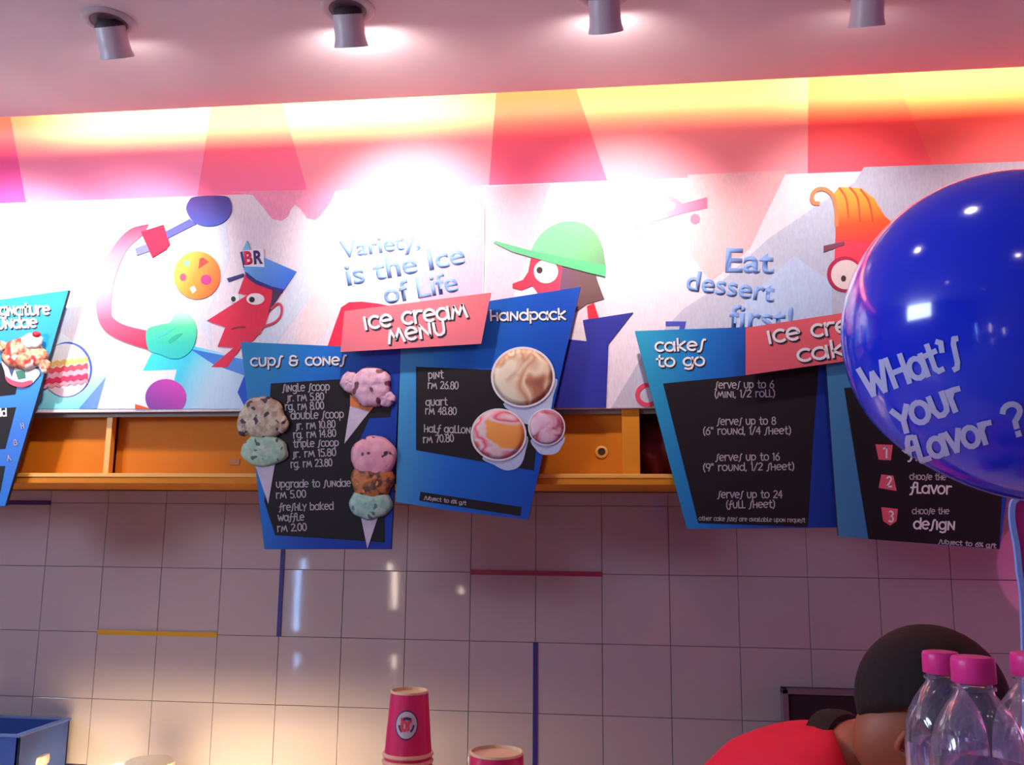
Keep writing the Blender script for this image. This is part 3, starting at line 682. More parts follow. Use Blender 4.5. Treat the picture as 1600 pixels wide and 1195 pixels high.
M_rim = mat('tub_rim_print', (222, 214, 218), .5)
def tub(cx, cy, rx, ry, body, m, seed):
    o = cutout(b3, (cx, cy), Y3); o.name = 'tub_photo'
    poly('tub_body', smooth_pts(body, 4), Y3-.002, M_tub, o, .004)
    poly('tub_rim', ell(cx, cy, rx, ry, 44), Y3-.006, M_rim, o, .004)
    dome('ice_cream', cx, cy, rx*.93, ry*.93, Y3-.007, .008, m, o, 0, seed, nr=6, ns=40); return o
def swirl(name, cols, scale, off):
    m = bpy.data.materials.new(name); m.use_nodes = True; nt = m.node_tree; N = nt.nodes; L = nt.links; bs = N['Principled BSDF']; bs.inputs['Roughness'].default_value = .55
    g = N.new('ShaderNodeNewGeometry'); a = N.new('ShaderNodeVectorMath'); a.inputs[1].default_value = off; L.new(g.outputs['Position'], a.inputs[0])
    n = N.new('ShaderNodeTexNoise'); n.inputs['Scale'].default_value = scale; n.inputs['Detail'].default_value = 2; n.inputs['Distortion'].default_value = .9; L.new(a.outputs[0], n.inputs['Vector'])
    cr = N.new('ShaderNodeValToRGB'); e = cr.color_ramp.elements
    pos = [.36+.30*i/(len(cols)-1) for i in range(len(cols))]
    e[0].position = pos[0]; e[0].color = lin(cols[0]); e[1].position = pos[-1]; e[1].color = lin(cols[-1])
    for p_, c in zip(pos[1:-1], cols[1:-1]): x = e.new(p_); x.color = lin(c)
    L.new(n.outputs['Fac'], cr.inputs[0]); L.new(cr.outputs[0], bs.inputs['Base Color']); return m
tub(817, 589, 50, 47.5, [(790, 625), (866, 590), (864, 620), (858, 645), (838, 662), (815, 660), (800, 645)], swirl('jamoca_swirl', [(226, 210, 184), (196, 140, 104), (226, 206, 176), (178, 112, 78), (112, 60, 72)], 6.5, (0, 0, 0)), 20)
tub(779, 679, 43.5, 41, [(755, 712), (820, 680), (821, 705), (812, 728), (792, 735), (772, 726)], swirl('rainbow_swirl', [(232, 150, 70), (214, 198, 205), (222, 64, 92), (218, 200, 206), (226, 90, 76), (228, 170, 90)], 5.2, (1, 2, .5)), 21)
tub(854, 667, 29, 29, [(831, 685), (880, 680), (876, 700), (866, 709), (848, 710), (838, 703)], swirl('cherry_swirl', [(214, 184, 200), (210, 160, 180), (160, 50, 76), (216, 186, 200)], 13, (4, 1, 0)), 22)

YQ = 2.878
pl1 = board('title_plaque', [(538, 486), (767, 457), (752, 537), (532, 550)], grad('coral_print', [(236, 112, 120), (226, 118, 132)], (650, 465), (650, 545), YQ, .45), YQ, 'coral pink title plaque reading ice cream menu', 'sign', .008, brk=[(620, 520, YP), (700, 515, YP-.002)])
write('ice cream', (568, 515), (730, 495), 26, YQ-.001, M_white, pl1, 'heading', 4.1, .002, M_lshade, (2.2, 2.4))
write('menu', (606, 537), (697, 522), 27, YQ-.001, M_white, pl1, 'heading', 4.1, .002, M_lshade, (2.2, 2.4))

# cakes to go
P4 = [(992, 517), (1165, 511), (1292, 506), (1310, 700), (1311, 824), (1073, 826)]
b4 = board('menu_board', P4, grad('board_print_cakes', [(44, 152, 190), (28, 108, 186), (26, 62, 160), (24, 50, 142)], (1010, 640), (1300, 640), YP, .4), YP, 'blue menu board headed cakes to go with black serving list', brk=[(1060, 560, YM), (1200, 560, YM), (1090, 746, YL), (1230, 746, YL)])
poly('chalk_panel', [(1036, 599), (1170, 586), (1279, 571), (1270, 690), (1262, 823), (1091, 817)], YP-.001, M_dark, b4)
write('cakes', (1023, 549), (1101, 547), 19, YP-.001, M_white, b4, 'heading', 3.1, .002, M_lshade)
write('to go', (1025, 573), (1101, 571), 18, YP-.001, M_white, b4, 'heading', 3.1, .002, M_lshade)
for tx, a, b, h in [('serves up to 6', (1117, 607), (1209, 606), 12), ('(mini, 1/2 roll)', (1116, 621), (1211, 620), 12), ('serves up to 8', (1120, 664), (1212, 663), 12), ('(6" round, 1/4 sheet)', (1098, 679), (1236, 678), 12), ('serves up to 16', (1118, 720), (1218, 719), 12), ('(9" round, 1/2 sheet)', (1098, 736), (1241, 734), 12), ('serves up to 24', (1121, 778), (1222, 778), 12), ('(full sheet)', (1134, 794), (1211, 793), 12), ('other cake sizes are available upon request', (1092, 813), (1258, 816), 7)]:
    write(tx, a, b, h, YP-.0022, M_chalk, b4, 'price_text', 1.5 if h > 8 else .9)

# build-your-cake board, mostly behind the balloon
P5 = [(1289, 540), (1610, 520), (1596, 600), (1575, 765), (1562, 858), (1355, 842), (1310, 837), (1300, 700)]
Y5 = YP-.028
b5 = board('menu_board', P5, grad('board_print_steps', [(66, 132, 172), (50, 110, 175), (26, 70, 170)], (1295, 640), (1560, 640), Y5, .4), Y5, 'blue menu board with pink numbered steps behind the balloon', brk=[(1400, 560, YM), (1540, 560, YM), (1380, 746, YL), (1520, 746, YL)])
poly('chalk_panel', [(1319, 606), (1592, 590), (1566, 765), (1561, 857), (1357, 842)], Y5-.001, M_dark, b5)
M_badge = mat('pink_badge_print', (226, 92, 112), .5)
for n_, q, tp in (('1', [(1368, 694), (1395, 695), (1392, 719), (1373, 718)], (1380, 715)), ('2', [(1377, 741), (1396, 743), (1401, 767), (1373, 762)], (1385, 761)), ('3', [(1377, 792), (1403, 795), (1401, 814), (1391, 821), (1380, 814)], (1388, 815))):
    poly('number_badge', q, Y5-.002, M_badge, b5)
    write(n_, tp, (tp[0]+8, tp[1]), 17, Y5-.0032, M_white, b5, 'number', 2.6)
for tx, a, b, h in [('choose the', (1416, 697), (1472, 698), 10), ('size', (1419, 719), (1462, 719), 15), ('choose the', (1421, 749), (1478, 750), 10), ('flavor', (1422, 770), (1486, 772), 17), ('choose the', (1425, 803), (1483, 803), 10), ('design', (1427, 826), (1492, 828), 17), ('subject to 6% gst', (1466, 849), (1556, 856), 7)]:
    write(tx, a, b, h, Y5-.0022, M_chalk if h < 13 else M_white, b5, 'step_text', 1.5 if h < 13 else 2.6)
pl2 = board('title_plaque', [(1165, 512), (1395, 477), (1380, 556), (1165, 586)], grad('coral_print_right', [(232, 100, 108), (216, 96, 110)], (1250, 495), (1250, 585), YQ, .45), YQ, 'coral pink title plaque reading ice cream cakes beside the balloon', 'sign', .008, brk=[(1230, 540, YP), (1290, 530, YP)])
write('ice cream', (1199, 537), (1384, 511), 26, YQ-.001, M_white, pl2, 'heading', 4.1, .002, M_lshade, (2.4, 2.4))
write('cakes', (1246, 566), (1366, 549), 26, YQ-.001, M_white, pl2, 'heading', 4.1, .002, M_lshade, (2.4, 2.4))

# sundae board at the left edge
P1 = [(-120, 500), (0, 468), (107, 453), (57, 625), (8, 790), (-120, 800)]
b1 = board('menu_board', P1, grad('board_print_sundae', [(36, 150, 200), (24, 140, 205), (20, 100, 200), (22, 110, 200)], (40, 460), (20, 790), YP, .4), YP, 'blue menu board headed signature sundae at the left edge', brk=[(20, 500, YM), (50, 560, YM), (-60, 500, YM), (-60, 748, YL), (5, 748, YL)])
poly('chalk_panel', [(-100, 590), (34, 560), (24, 616), (-100, 630)], YP-.001, M_dark, b1)
poly('chalk_panel', [(-100, 645), (25, 636), (8, 701), (-100, 708)], YP-.001, M_dark, b1)
poly('chalk_panel', [(-100, 728), (8, 728), (0, 770), (-100, 775)], YP-.001, M_dark, b1)
write('signature', (-14, 493), (77, 491), 18, YP-.001, M_white, b1, 'heading', 3.1, .002, M_lshade)
write('sundae', (-14, 514), (57, 511), 18, YP-.001, M_white, b1, 'heading', 3.1, .002, M_lshade)
write('add', (-14, 651), (10, 650), 12, YP-.0022, M_white, b1, 'price_text', 2)
for c_, x, y in (('H', 33, 670), ('8', 22, 696), ('A', 12, 720)): write(c_, (x, y), (x+5, y-1), 9, YP-.0022, M_chalk, b1, 'small_lettering', 1)
c0 = cutout(b1, (36, 570), YP); c0.name = 'sundae_photo'
poly('sundae_cup', smooth_pts([(6, 562), (60, 578), (52, 597), (42, 603), (28, 603), (12, 595), (7, 580)], 4), YP-.004, mat('sundae_cup_print', (220, 205, 205), .5), c0, .005)
poly('sundae_cup_base', smooth_pts([(8, 588), (20, 594), (34, 597), (48, 594), (50, 598), (40, 604), (26, 604), (13, 598)], 4), YP-.0055, mat('sundae_cup_pink', (215, 60, 95), .5), c0, .003)
for q, c in (([(12, 572), (22, 575), (18, 588)], (50, 60, 110)), ([(24, 580), (38, 578), (40, 590), (28, 592)], (40, 110, 90)), ([(15, 566), (24, 568), (20, 574)], (190, 60, 50))):
    poly('cup_pattern', q, YP-.0055, mat('cup_pattern_%d' % c[0], c, .5), c0, .003)
S_sun = speck('caramel_syrup', (226, 180, 140), (190, 50, 40), (236, 220, 205), 40, .3)
dome('sundae', 38, 553, 36, 26, YP-.006, .016, S_sun, c0, .08, 31); dome('sundae_lump', 70, 572, 9, 12, YP-.005, .01, S_sun, c0, .1, 33); dome('sundae_lump', 3, 541, 8, 9, YP-.005, .01, S_sun, c0, .1, 35)
dome('whipped_cream', 50, 533, 17, 13, YP-.016, .012, mat('whipped_cream_print', (238, 230, 228), .5), c0, .06, 34)
dome('cherry', 57, 522, 7, 5, YP-.024, .006, mat('cherry_print', (180, 20, 40), .3), c0, .04, 36)

# ---------------------------------------------------------------- SPOT LAMPS
def spot_lamp(px, py, tilt_x, ring_dark, label, idx, aim):
    c = atz(px, py, ZC) if isinstance(px, (int, float)) and py is not None else Vector(px)
    o = empty('spot_lamp', c, label, 'spotlight', 'adjustable ceiling spotlights')
    lathe('trim_ring', [(.054, 0), (.054, -.005), (.060, -.008), (.073, -.008), (.079, -.003), (.079, 0)], M_ring, o, base=c, n=40)
    lathe('recess', [(.053, -.003), (.052, -.004)], mat('lamp_recess', (112, 92, 100), .6), o, base=c, n=36)
    ax = Vector(aim).normalized()
    s = c + Vector((0, 0, -.006))
    lathe('neck', [(.030, -.01), (.040, .0), (.044, .012)], M_lampdark, o, base=s, n=28, axis=ax)
    lathe('lamp_body', [(.030, .002), (.040, .005), (.0445, .012), (.0450, .065), (.0465, .082), (.0505, .097), (.0505, .101), (.044, .099), (.040, .088)], M_lampbody, o, base=s, n=36, axis=ax, cap1=False)
    lathe('lamp_glass', [(.040, .086), (.040, .088)], M_bulb, o, base=s, n=28, axis=ax)
    return s, ax
aims = [(0, .55, -.83), (.03, .56, -.83), (-.01, .54, -.84), (.05, .60, -.80), (.04, .5, -.86), (0, .5, -.86)]
spots = [((-2.20, 2.272, ZC), None, 'white adjustable spotlight left of the frame'), (170, 33, 'spotlight at the far left with its round trim ring in full view'), (543, 13, 'spotlight with the bright glow on the ceiling beside it'), (943, -12, 'spotlight cut by the top edge, right of the bright one'), (1356, -22, 'spotlight at the far right, just its mouth showing'), ((1.40, 2.3, ZC), None, 'white adjustable spotlight right of the frame')]
for i, (a, b, lab) in enumerate(spots):
    s, ax = spot_lamp(a, b, 0, i == 1, lab, i, aims[i])
    mth = s+ax*.112
    tgt = Vector((mth.x+(-.1, -.34, .04, .05, .04, .0)[i], YM, (2.45, 2.45, 2.64, 2.60, 2.62, 2.62)[i]))
    light('spot_beam', 'SPOT', mth, SPOT_MAIN[i], (1.0, .90, .84), tgt-mth, spot_size=1.38, spot_blend=1.0, shadow_soft_size=.03)
    light('spot_spill', 'SPOT', s+ax*.118+Vector((0, .02, 0)), SPOT_WIDE[i], (1.0, .92, .86), (0, .8, .25), spot_size=2.9, spot_blend=.7, shadow_soft_size=.02)

# ---------------------------------------------------------------- COVE TUBES on top of the ceiling edge
M_tube = mat('cove_tube_glow', (255, 225, 140), .5, emit=(255, 222, 140), es=6)
for x0, x1, k, lab in ((-3.9, -2.45, .35, 'cove tube beyond the left edge'), (-2.15, -.55, 1.0, 'cove tube above the left half'), (-.45, .55, .38, 'cove tube above the middle'), (.62, 2.1, 1.0, 'cove tube above the right half')):
    t_ = tube('cove_tube', [(x0, YC-.10, ZC+.088), (x1, YC-.10, ZC+.088)], .011, M_tube); tag(t_, 'fluorescent '+lab+' of the ceiling', 'lamp')
    box('tube_batten', M_ceil, x0, x1, YC-.125, YC-.090, ZC+.03, ZC+.076, t_)
    light('cove_light', 'AREA', ((x0+x1)/2, YC-.082, ZC+.090), COVE_E*k*(x1-x0)/1.5, (1.0, .76, .22), (0, 1, -.35), shape='RECTANGLE', size=x1-x0, size_y=.06)

# downlights behind and above the camera
def downlight(x, y, e, lab):
    o = empty('downlight', (x, y, ZC), lab, 'downlight', 'round recessed downlights over the shop floor')
    lathe('trim_ring', [(.05, 0), (.05, -.004), (.068, -.004), (.07, 0)], M_ceil, o, base=(x, y, ZC), n=32)
    lathe('lamp_glass', [(.049, -.001), (.049, -.003)], mat('downlight_glass', (255, 220, 200), .5, emit=(255, 215, 200), es=10), o, base=(x, y, ZC), n=28)
    light('downlight_light', 'SPOT', (x, y, ZC-.02), e, (1.0, .88, .84), (0, 0, -1), spot_size=2.4, spot_blend=.9, shadow_soft_size=.05)
for x, y, wh in ((.05, .77, 'right above the balloon'), (-.82, .93, 'above the front counter, left of the balloon'), (-2.0, -.6, 'left of the camera'), (0, -.8, 'just behind the camera'), (1.9, -.7, 'right of the camera'), (-2, -2.5, 'near the shop front at the left'), (0, -2.6, 'near the shop front in the middle'), (1.9, -2.5, 'near the shop front at the right')):
    downlight(x, y, DOWN_E, 'round recessed ceiling downlight '+wh)

# ---------------------------------------------------------------- COUNTERS
ZT = 1.205
M_ctr = mat('counter_laminate', (225, 120, 160), .4); M_top = mat('counter_top', (215, 205, 205), .3)
ct = empty('front_counter', (-.3, 1.1, 0), 'pink front serving counter below the picture', 'counter')
box('cabinet_body', M_ctr, -1.22, 2.0, .60, 1.38, 0, ZT-.04, ct)
box('counter_top', M_top, -1.25, 2.05, .55, 1.45, ZT-.04, ZT, ct, bevel=.004)
bc = empty('back_counter', (-.6, 3.1, 0), 'low back counter along the tiled wall', 'counter')
box('cabinet_body', M_rear, -3.6, 2.4, 2.92, YW-.006, 0, .545, bc)
box('counter_top', M_top, -3.62, 2.42, 2.90, YW-.006, .545, .57, bc, bevel=.003)

# ---------------------------------------------------------------- CUPS
M_cup = mat('magenta_cup_paper', (214, 22, 92), .35, coat=.3); M_lip = mat('cup_lip_paper', (236, 170, 140), .5); M_base = mat('cup_base_paper', (226, 190, 150), .6)
M_emb = mat('emblem_white', (205, 190, 200), .5); M_embd = mat('emblem_navy', (50, 40, 90), .5); M_embp = mat('emblem_pink', (225, 70, 90), .5)
def make_cup(x, y, z, h, r0_, r1_, emblem, label, group):
    """upside-down paper cup: lip down at z, small base up"""
    o = empty('paper_cup', (x, y, z), label, 'paper cup', group)
    lathe('cup_wall', [(r1_, .004), (r0_, h)], M_cup, o, base=(x, y, z), n=40, cap0=False, cap1=False)
    lathe('lip', [(r1_-.001, 0), (r1_+.0025, .001), (r1_+.003, .003), (r1_+.0015, .0055), (r1_-.0005, .006)], M_lip, o, base=(x, y, z), n=40, cap0=False, cap1=False)
    lathe('cup_base', [(r0_+.0004, h-.003), (r0_+.0006, h), (r0_-.0015, h+.0005), (r0_-.002, h-.004), (0.001, h-.0045)], M_base, o, base=(x, y, z), n=40, cap0=False)
    if emblem:
        cz, rr = emblem
        def surf(a, b, d=0):
            zz = cz+b; t = (zz-.004)/(h-.004); R = r1_+(r0_-r1_)*t+.0004+d; an = -PI/2+.12+a/R
            return Vector((x+R*math.cos(an), y+R*math.sin(an), z+zz))
        def disc(name, rad, m, d):
            vs = [surf(0, 0, d)]+[surf(rad*q*math.cos(t), rad*1.18*q*math.sin(t), d) for q in (.5, 1) for t in [2*PI*i/28 for i in range(28)]]
            fs = [(0, 1+i, 1+(i+1) % 28) for i in range(28)]+[(1+i, 29+i, 29+(i+1) % 28, 1+(i+1) % 28) for i in range(28)]
            return raw(name, vs, fs, m, o, True)
        disc('emblem_rim', rr*1.1, M_embd, 0.0001); e = disc('emblem', rr, M_emb, .0004)
        def es(name, pts, wd, m):
            mb_ = MB(); L_, R_ = strip(pts, wd); k = len(pts)
            mb_.add([surf(p[0]*rr, p[1]*rr*1.15, .0008) for p in L_+R_], [(i, i+1, k+i+1, k+i) for i in range(k-1)]); 
            q = mb_.build(name, m, o); return q
        for S in glyphs('br', (0, 0), (1, 0), 1, .1):
            es('emblem_mark', [((q[0]-.5)*1.0, (-q[1]-.45)*1.0+.02) for q in S], .22, M_embp)
        es('emblem_text', [(-.45, .42), (.0, .52), (.45, .42)], .22, M_embd)
        es('emblem_text', [(-.7, .0), (-.6, -.3), (-.42, -.5)], .16, M_embd); es('emblem_text', [(.7, .0), (.6, -.3), (.42, -.5)], .16, M_embd)
    return o
top = at(640, 1078, 1.35); ch = .091; pitch = .0092
ncup = int((top.z-ch-ZT)/pitch)+1
zb = top.z-ch
pitch = (zb-ZT)/(ncup-1)
ordn = ['topmost', 'second', 'third', 'fourth', 'fifth', 'sixth', 'seventh', 'eighth', 'ninth', 'tenth', 'eleventh', 'twelfth', 'thirteenth', 'fourteenth', 'fifteenth']
for i in range(ncup):
    make_cup(top.x, 1.35, zb-pitch*i, ch, .0275, .0345, (.048, .0155) if i == 0 else None,
             'upside-down magenta paper cup with round emblem, topmost of the tall stack' if i == 0 else 'magenta paper cup, %s from the top of the tall stack' % ordn[i], 'magenta cups in the tall stack')
t2 = at(776, 1172, 1.25); h2 = t2.z-ZT-.001
make_cup(t2.x, 1.25, ZT, h2 if h2 > .05 else .09, .0355, .043, (max(.02, h2-.032), .018), 'wide upside-down magenta cup standing right of the tall stack', 'magenta cups on the counter')

# ---------------------------------------------------------------- BOTTLES
def shell_mat():
    m = bpy.data.materials.new('clear_bottle_plastic'); m.use_nodes = True; N = m.node_tree.nodes; L = m.node_tree.links
    for n in list(N):
        if n.type == 'BSDF_PRINCIPLED': N.remove(n)
    out = [n for n in N if n.type == 'OUTPUT_MATERIAL'][0]
    tr = N.new('ShaderNodeBsdfTransparent'); tr.inputs[0].default_value = (.90, .86, .97, 1)
    gl = N.new('ShaderNodeBsdfGlossy'); gl.inputs['Roughness'].default_value = .12
    df = N.new('ShaderNodeBsdfDiffuse'); df.inputs[0].default_value = (.62, .60, .85, 1)
    lw = N.new('ShaderNodeLayerWeight'); lw.inputs[0].default_value = .35
    wv = N.new('ShaderNodeTexNoise'); wv.inputs['Scale'].default_value = 55; wv.inputs['Distortion'].default_value = 1.0
    tc = N.new('ShaderNodeTexCoord'); mp = N.new('ShaderNodeMapping'); mp.inputs['Scale'].default_value = (1, 1, .35); L.new(tc.outputs['Object'], mp.inputs[0]); L.new(mp.outputs[0], wv.inputs['Vector'])
    bp = N.new('ShaderNodeBump'); bp.inputs['Strength'].default_value = .6; bp.inputs['Distance'].default_value = .006
    L.new(wv.outputs['Fac'], bp.inputs['Height']); L.new(bp.outputs[0], gl.inputs['Normal']); L.new(bp.outputs[0], lw.inputs['Normal'])
    a = N.new('ShaderNodeMixShader'); L.new(lw.outputs['Facing'], a.inputs[0]); L.new(tr.outputs[0], a.inputs[1]); L.new(gl.outputs[0], a.inputs[2])
    b = N.new('ShaderNodeMixShader'); b.inputs[0].default_value = .07; L.new(a.outputs[0], b.inputs[1]); L.new(df.outputs[0], b.inputs[2])
    L.new(b.outputs[0], out.inputs[0]); return m
M_shell = shell_mat()
M_water = mat('drinking_water', (225, 228, 255), .02); M_water.node_tree.nodes['Principled BSDF'].inputs['Transmission Weight'].default_value = 1.0; M_water.node_tree.nodes['Principled BSDF'].inputs['IOR'].default_value = 1.33
M_cap = mat('magenta_cap_plastic', (226, 40, 140), .4)
M_lab = mat('bottle_label_film', (150, 120, 200), .4)
riser = empty('bottle_tray', (.33, .80, ZT), 'low pink tray under the water bottles', 'tray')
box('tray_base', M_ctr, .14, .52, .64, .96, ZT, ZT+.055, riser, bevel=.003)
ZR = ZT+.055
def bottle(px, py, Y, label):
    tp = at(px, py, Y); H = tp.z-ZR; x, y = tp.x, tp.y
    o = empty('water_bottle', (x, y, ZR), label, 'bottle', 'water bottles with magenta caps')
    b = (x, y, ZR)
    prof = [(.026, .001), (.031, .006), (.0335, .02), (.0335, H*.30), (.032, H*.33), (.0335, H*.36), (.0335, H*.52), (.035, H*.56), (.0352, H-.085), (.0335, H-.066), (.0300, H-.053), (.0250, H-.043), (.0190, H-.034), (.0145, H-.028), (.0135, H-.025), (.0155, H-.0245), (.0155, H-.0225), (.0128, H-.022), (.0125, H-.006)]
    lathe('bottle_shell', prof, M_shell, o, base=b, n=48)
    lathe('water', [(.028, .003), (.0325, .02), (.0328, H*.52), (.0343, H*.57), (.0344, H-.088), (.0338, H-.080)], M_water, o, base=b, n=40)
    lathe('label', [(.0339, H*.36), (.0339, H*.52)], M_lab, o, base=b, n=40, cap0=False, cap1=False)
    vs = []; n = 72; prof2 = [(.0150, H-.0195), (.0157, H-.019), (.0157, H-.003), (.0148, H-.0005), (.012, H)]
    for r, h in prof2:
        for i in range(n):
            t = 2*PI*i/n; rr = r+(.0003 if i % 2 else -.0003)*(1 if r > .015 else 0); vs.append((x+rr*math.cos(t), y+rr*math.sin(t), ZR+h))
    fs = [(j*n+i, j*n+(i+1) % n, (j+1)*n+(i+1) % n, (j+1)*n+i) for j in range(len(prof2)-1) for i in range(n)]+[tuple((len(prof2)-1)*n+i for i in range(n))]
    raw('cap', vs, fs, M_cap, o, True)
    return o
bottle(1469, 1017, .90, 'water bottle with magenta cap, leftmost of the three and partly covered')
bottle(1519, 1025, .76, 'water bottle with magenta cap in front, in the middle')
bottle(1609, 1019, .86, 'water bottle with magenta cap cut off by the right edge')

# ---------------------------------------------------------------- BALLOON
bd = fw+(1575-800)/F*rt+(597.5-516)/F*up
BC = EYE+bd*.80; BR = .1405
bax = (rt*.52-up*.85+fw*(-.1)).normalized()
mbn = bpy.data.materials.new('blue_latex'); mbn.use_nodes = True; bb = mbn.node_tree.nodes['Principled BSDF']
bb.inputs['Base Color'].default_value = lin((6, 46, 222)); bb.inputs['Roughness'].default_value = .12; bb.inputs['Coat Weight'].default_value = .3; bb.inputs['Subsurface Weight'].default_value = .0
bl = empty('balloon', BC, 'large shiny blue balloon with white lettering at the right', 'balloon')
prof = []
for i in range(0, 40):
    a = PI*i/40; hh = -math.cos(a); rr = math.sin(a)
    if hh > 0: hh2 = hh*(1+.16*hh*hh)
    else: hh2 = hh
    prof.append((max(.0005, BR*rr*(1-.03*max(0, hh))), BR*hh2))
prof += [(.006, BR*1.165), (.005, BR*1.18), (.009, BR*1.21), (.010, BR*1.22)]
o = lathe('balloon_skin', prof, mbn, bl, base=BC, n=72, axis=bax); o.modifiers.clear()
def on_balloon(px, py, d=0):
    dr = (fw+(px-800)/F*rt+(597.5-py)/F*up).normalized(); oc = EYE-BC
    # a few steps onto the slightly pear-shaped surface
    R = BR
    for _ in range(4):
        b_ = oc.dot(dr); q = b_*b_-(oc.length_squared-R*R)
        t = -b_-math.sqrt(max(q, 0)); P = EYE+dr*t; hh = (P-BC).normalized().dot(bax); 
        if hh > 0:
            k = min(range(20, 40), key=lambda i: abs(prof[i][1]/math.hypot(*prof[i])-hh)); R = math.hypot(*prof[k])
        else: R = BR
    if q < 1e-6: P = BC+(P-BC).normalized()*R
    return P+(P-BC).normalized()*.0006
M_bt = mat('balloon_ink', (180, 186, 232), .5)
for tx, a, b, h, wd in (("WHat's", (1356, 620), (1506, 567), 46, 8.6), ('your', (1404, 674), (1508, 636), 44, 9), ('flavor', (1416, 727), (1554, 688), 42, 8.6), ('?', (1574, 684), (1606, 675), 52, 9)):
    mb_ = MB()
    for S in [q for S_ in glyphs(tx, a, b, h, wd) for q in pieces(S_, wd)]:
        S2 = []
        for i in range(len(S)-1):
            n_ = max(1, int(math.hypot(S[i+1][0]-S[i][0], S[i+1][1]-S[i][1])/6))
            S2 += [(S[i][0]+(S[i+1][0]-S[i][0])*q/n_, S[i][1]+(S[i+1][1]-S[i][1])*q/n_) for q in range(n_)]
        S2.append(S[-1]); L_, R_ = strip(S2, wd); k = len(S2)
        mb_.add([on_balloon(*p) for p in L_+S2+R_], [f for i in range(k-1) for f in ((i, i+1, k+i+1, k+i), (k+i, k+i+1, 2*k+i+1, 2*k+i))])
    mb_.build('lettering', M_bt, bl, True)
kn = BC+bax*BR*1.2
tube('balloon_stick', [kn, kn+Vector((.01, 0, -.15)), (kn.x+.015, kn.y, ZT)], .0025, M_white, bl, 8)

# ---------------------------------------------------------------- TABLE SIGN at the right edge
YS = 1.2
def rim(pts, w, Y, m, parent, name): return stroke(name, pts, w, Y, m, parent, t=.006, closed=True)
sg = smooth_pts([(1588, 781), (1583, 790), (1583, 815), (1590, 855), (1594, 895), (1599, 930), (1602, 1010), (1606, 1180), (1610, 1330), (1720, 1330), (1730, 1000), (1732, 850), (1725, 790), (1700, 775), (1640, 774), (1600, 776)], 5)
ts = poly('table_sign', sg, YS, mat('sign_magenta', (190, 40, 130), .35), None, .006); tag(ts, 'magenta counter sign with light blue rim at the right edge', 'sign')
rim(sg, 8, YS-.004, mat('sign_blue_rim', (130, 160, 230), .35), ts, 'rim')
sb = at(1665, 1330, YS); box('stand', M_white, sb.x-.04, sb.x+.04, YS-.02, YS+.03, ZT, max(sb.z+.02, ZT+.01), ts)
light('added_pink_glow', 'POINT', (2.1, 2.3, 1.5), 11.0, (1.0, .14, .5), shadow_soft_size=.3)  # unseen pink light added at the right, apart from the sign, tinting the tiles

# ---------------------------------------------------------------- THINGS ON THE BACK COUNTER
ZBt = .57
M_bin = mat('blue_bin_plastic', (44, 74, 150), .4); M_bin2 = mat('blue_bin_rim', (84, 112, 180), .4)
bx1 = at(100, 1150, 3.40).x; bzt = at(50, 1122, 3.42).z
bn = empty('storage_bin', (bx1-.2, 3.15, ZBt), 'blue plastic storage bin standing at the bottom left corner', 'bin')
b = MB(); X_0, X_1, Y_0, Y_1 = bx1-.42, bx1, 3.13, 3.43
b.box(X_0, X_1, Y_1-.01, Y_1, ZBt, bzt); b.box(X_0, X_0+.012, Y_0, Y_1, ZBt, bzt); b.box(X_1-.012, X_1, Y_0, Y_1, ZBt, bzt); b.box(X_0, X_1, Y_0, Y_1, ZBt, ZBt+.01); b.box(X_0, X_1, Y_0, Y_0+.01, ZBt, bzt)
b.build('bin_body', M_bin, bn, bevel=.002)
b = MB(); b.box(X_1-.022, X_1+.004, Y_0-.004, Y_1+.004, bzt-.004, bzt+.004); b.box(X_0, X_1-.022, Y_1-.014, Y_1+.004, bzt-.004, bzt+.004); b.box(X_0, X_1-.022, Y_0-.004, Y_0+.014, bzt-.004, bzt+.004); tag(b.build('bin_rim', M_bin2, bn, bevel=.001), 'lighter blue rim')
def round_tub(px, py, Y, rad, m, m2, label, zb=None):
    t_ = at(px, py, Y); z0 = ZBt if zb is None else zb; h = t_.z-z0
    o = empty('round_tub', (t_.x, Y, z0), label, 'tub')
    lathe('tub_body', [(rad*.86, 0), (rad*.97, h*.86)], m, o, base=(t_.x, Y, z0), n=36)
    lathe('tub_lid', [(rad, h*.84), (rad*1.02, h*.9), (rad*1.0, h*.97), (rad*.9, h), (rad*.1, h*1.0)], m2, o, base=(t_.x, Y, z0), n=36)
    return o
round_tub(34, 1176, 3.28, .095, mat('tub_pinkish', (210, 170, 165), .5), mat('tub_lid_cream', (230, 205, 190), .5), 'pale round tub with lid inside the blue bin', ZBt+.011)
round_tub(234, 1187, 3.30, .088, mat('tub_ivory', (225, 205, 170), .5), mat('tub_lid_ivory', (248, 232, 200), .4), 'ivory round lidded tub just right of the blue bin')
mo = empty('black_monitor', (at(1310, 1100, 3.28).x, 3.33, ZBt), 'black boxy screen in a grey frame behind the stooping person', 'monitor')
xa, xb, zt = at(1232, 1100, 3.28).x, at(1400, 1100, 3.28).x, at(1300, 1086, 3.28).z
box('housing', mat('monitor_black', (22, 14, 20), .5), xa, xb, 3.28, 3.44, ZBt, zt, mo, bevel=.004)
b = MB(); b.box(xa-.022, xa, 3.27, 3.30, ZBt, zt+.018); b.box(xa-.022, xb+.02, 3.27, 3.30, zt, zt+.018); b.box(xb, xb+.02, 3.27, 3.30, ZBt, zt+.018); b.build('frame', mat('monitor_frame_grey', (112, 88, 100), .4), mo, bevel=.003)

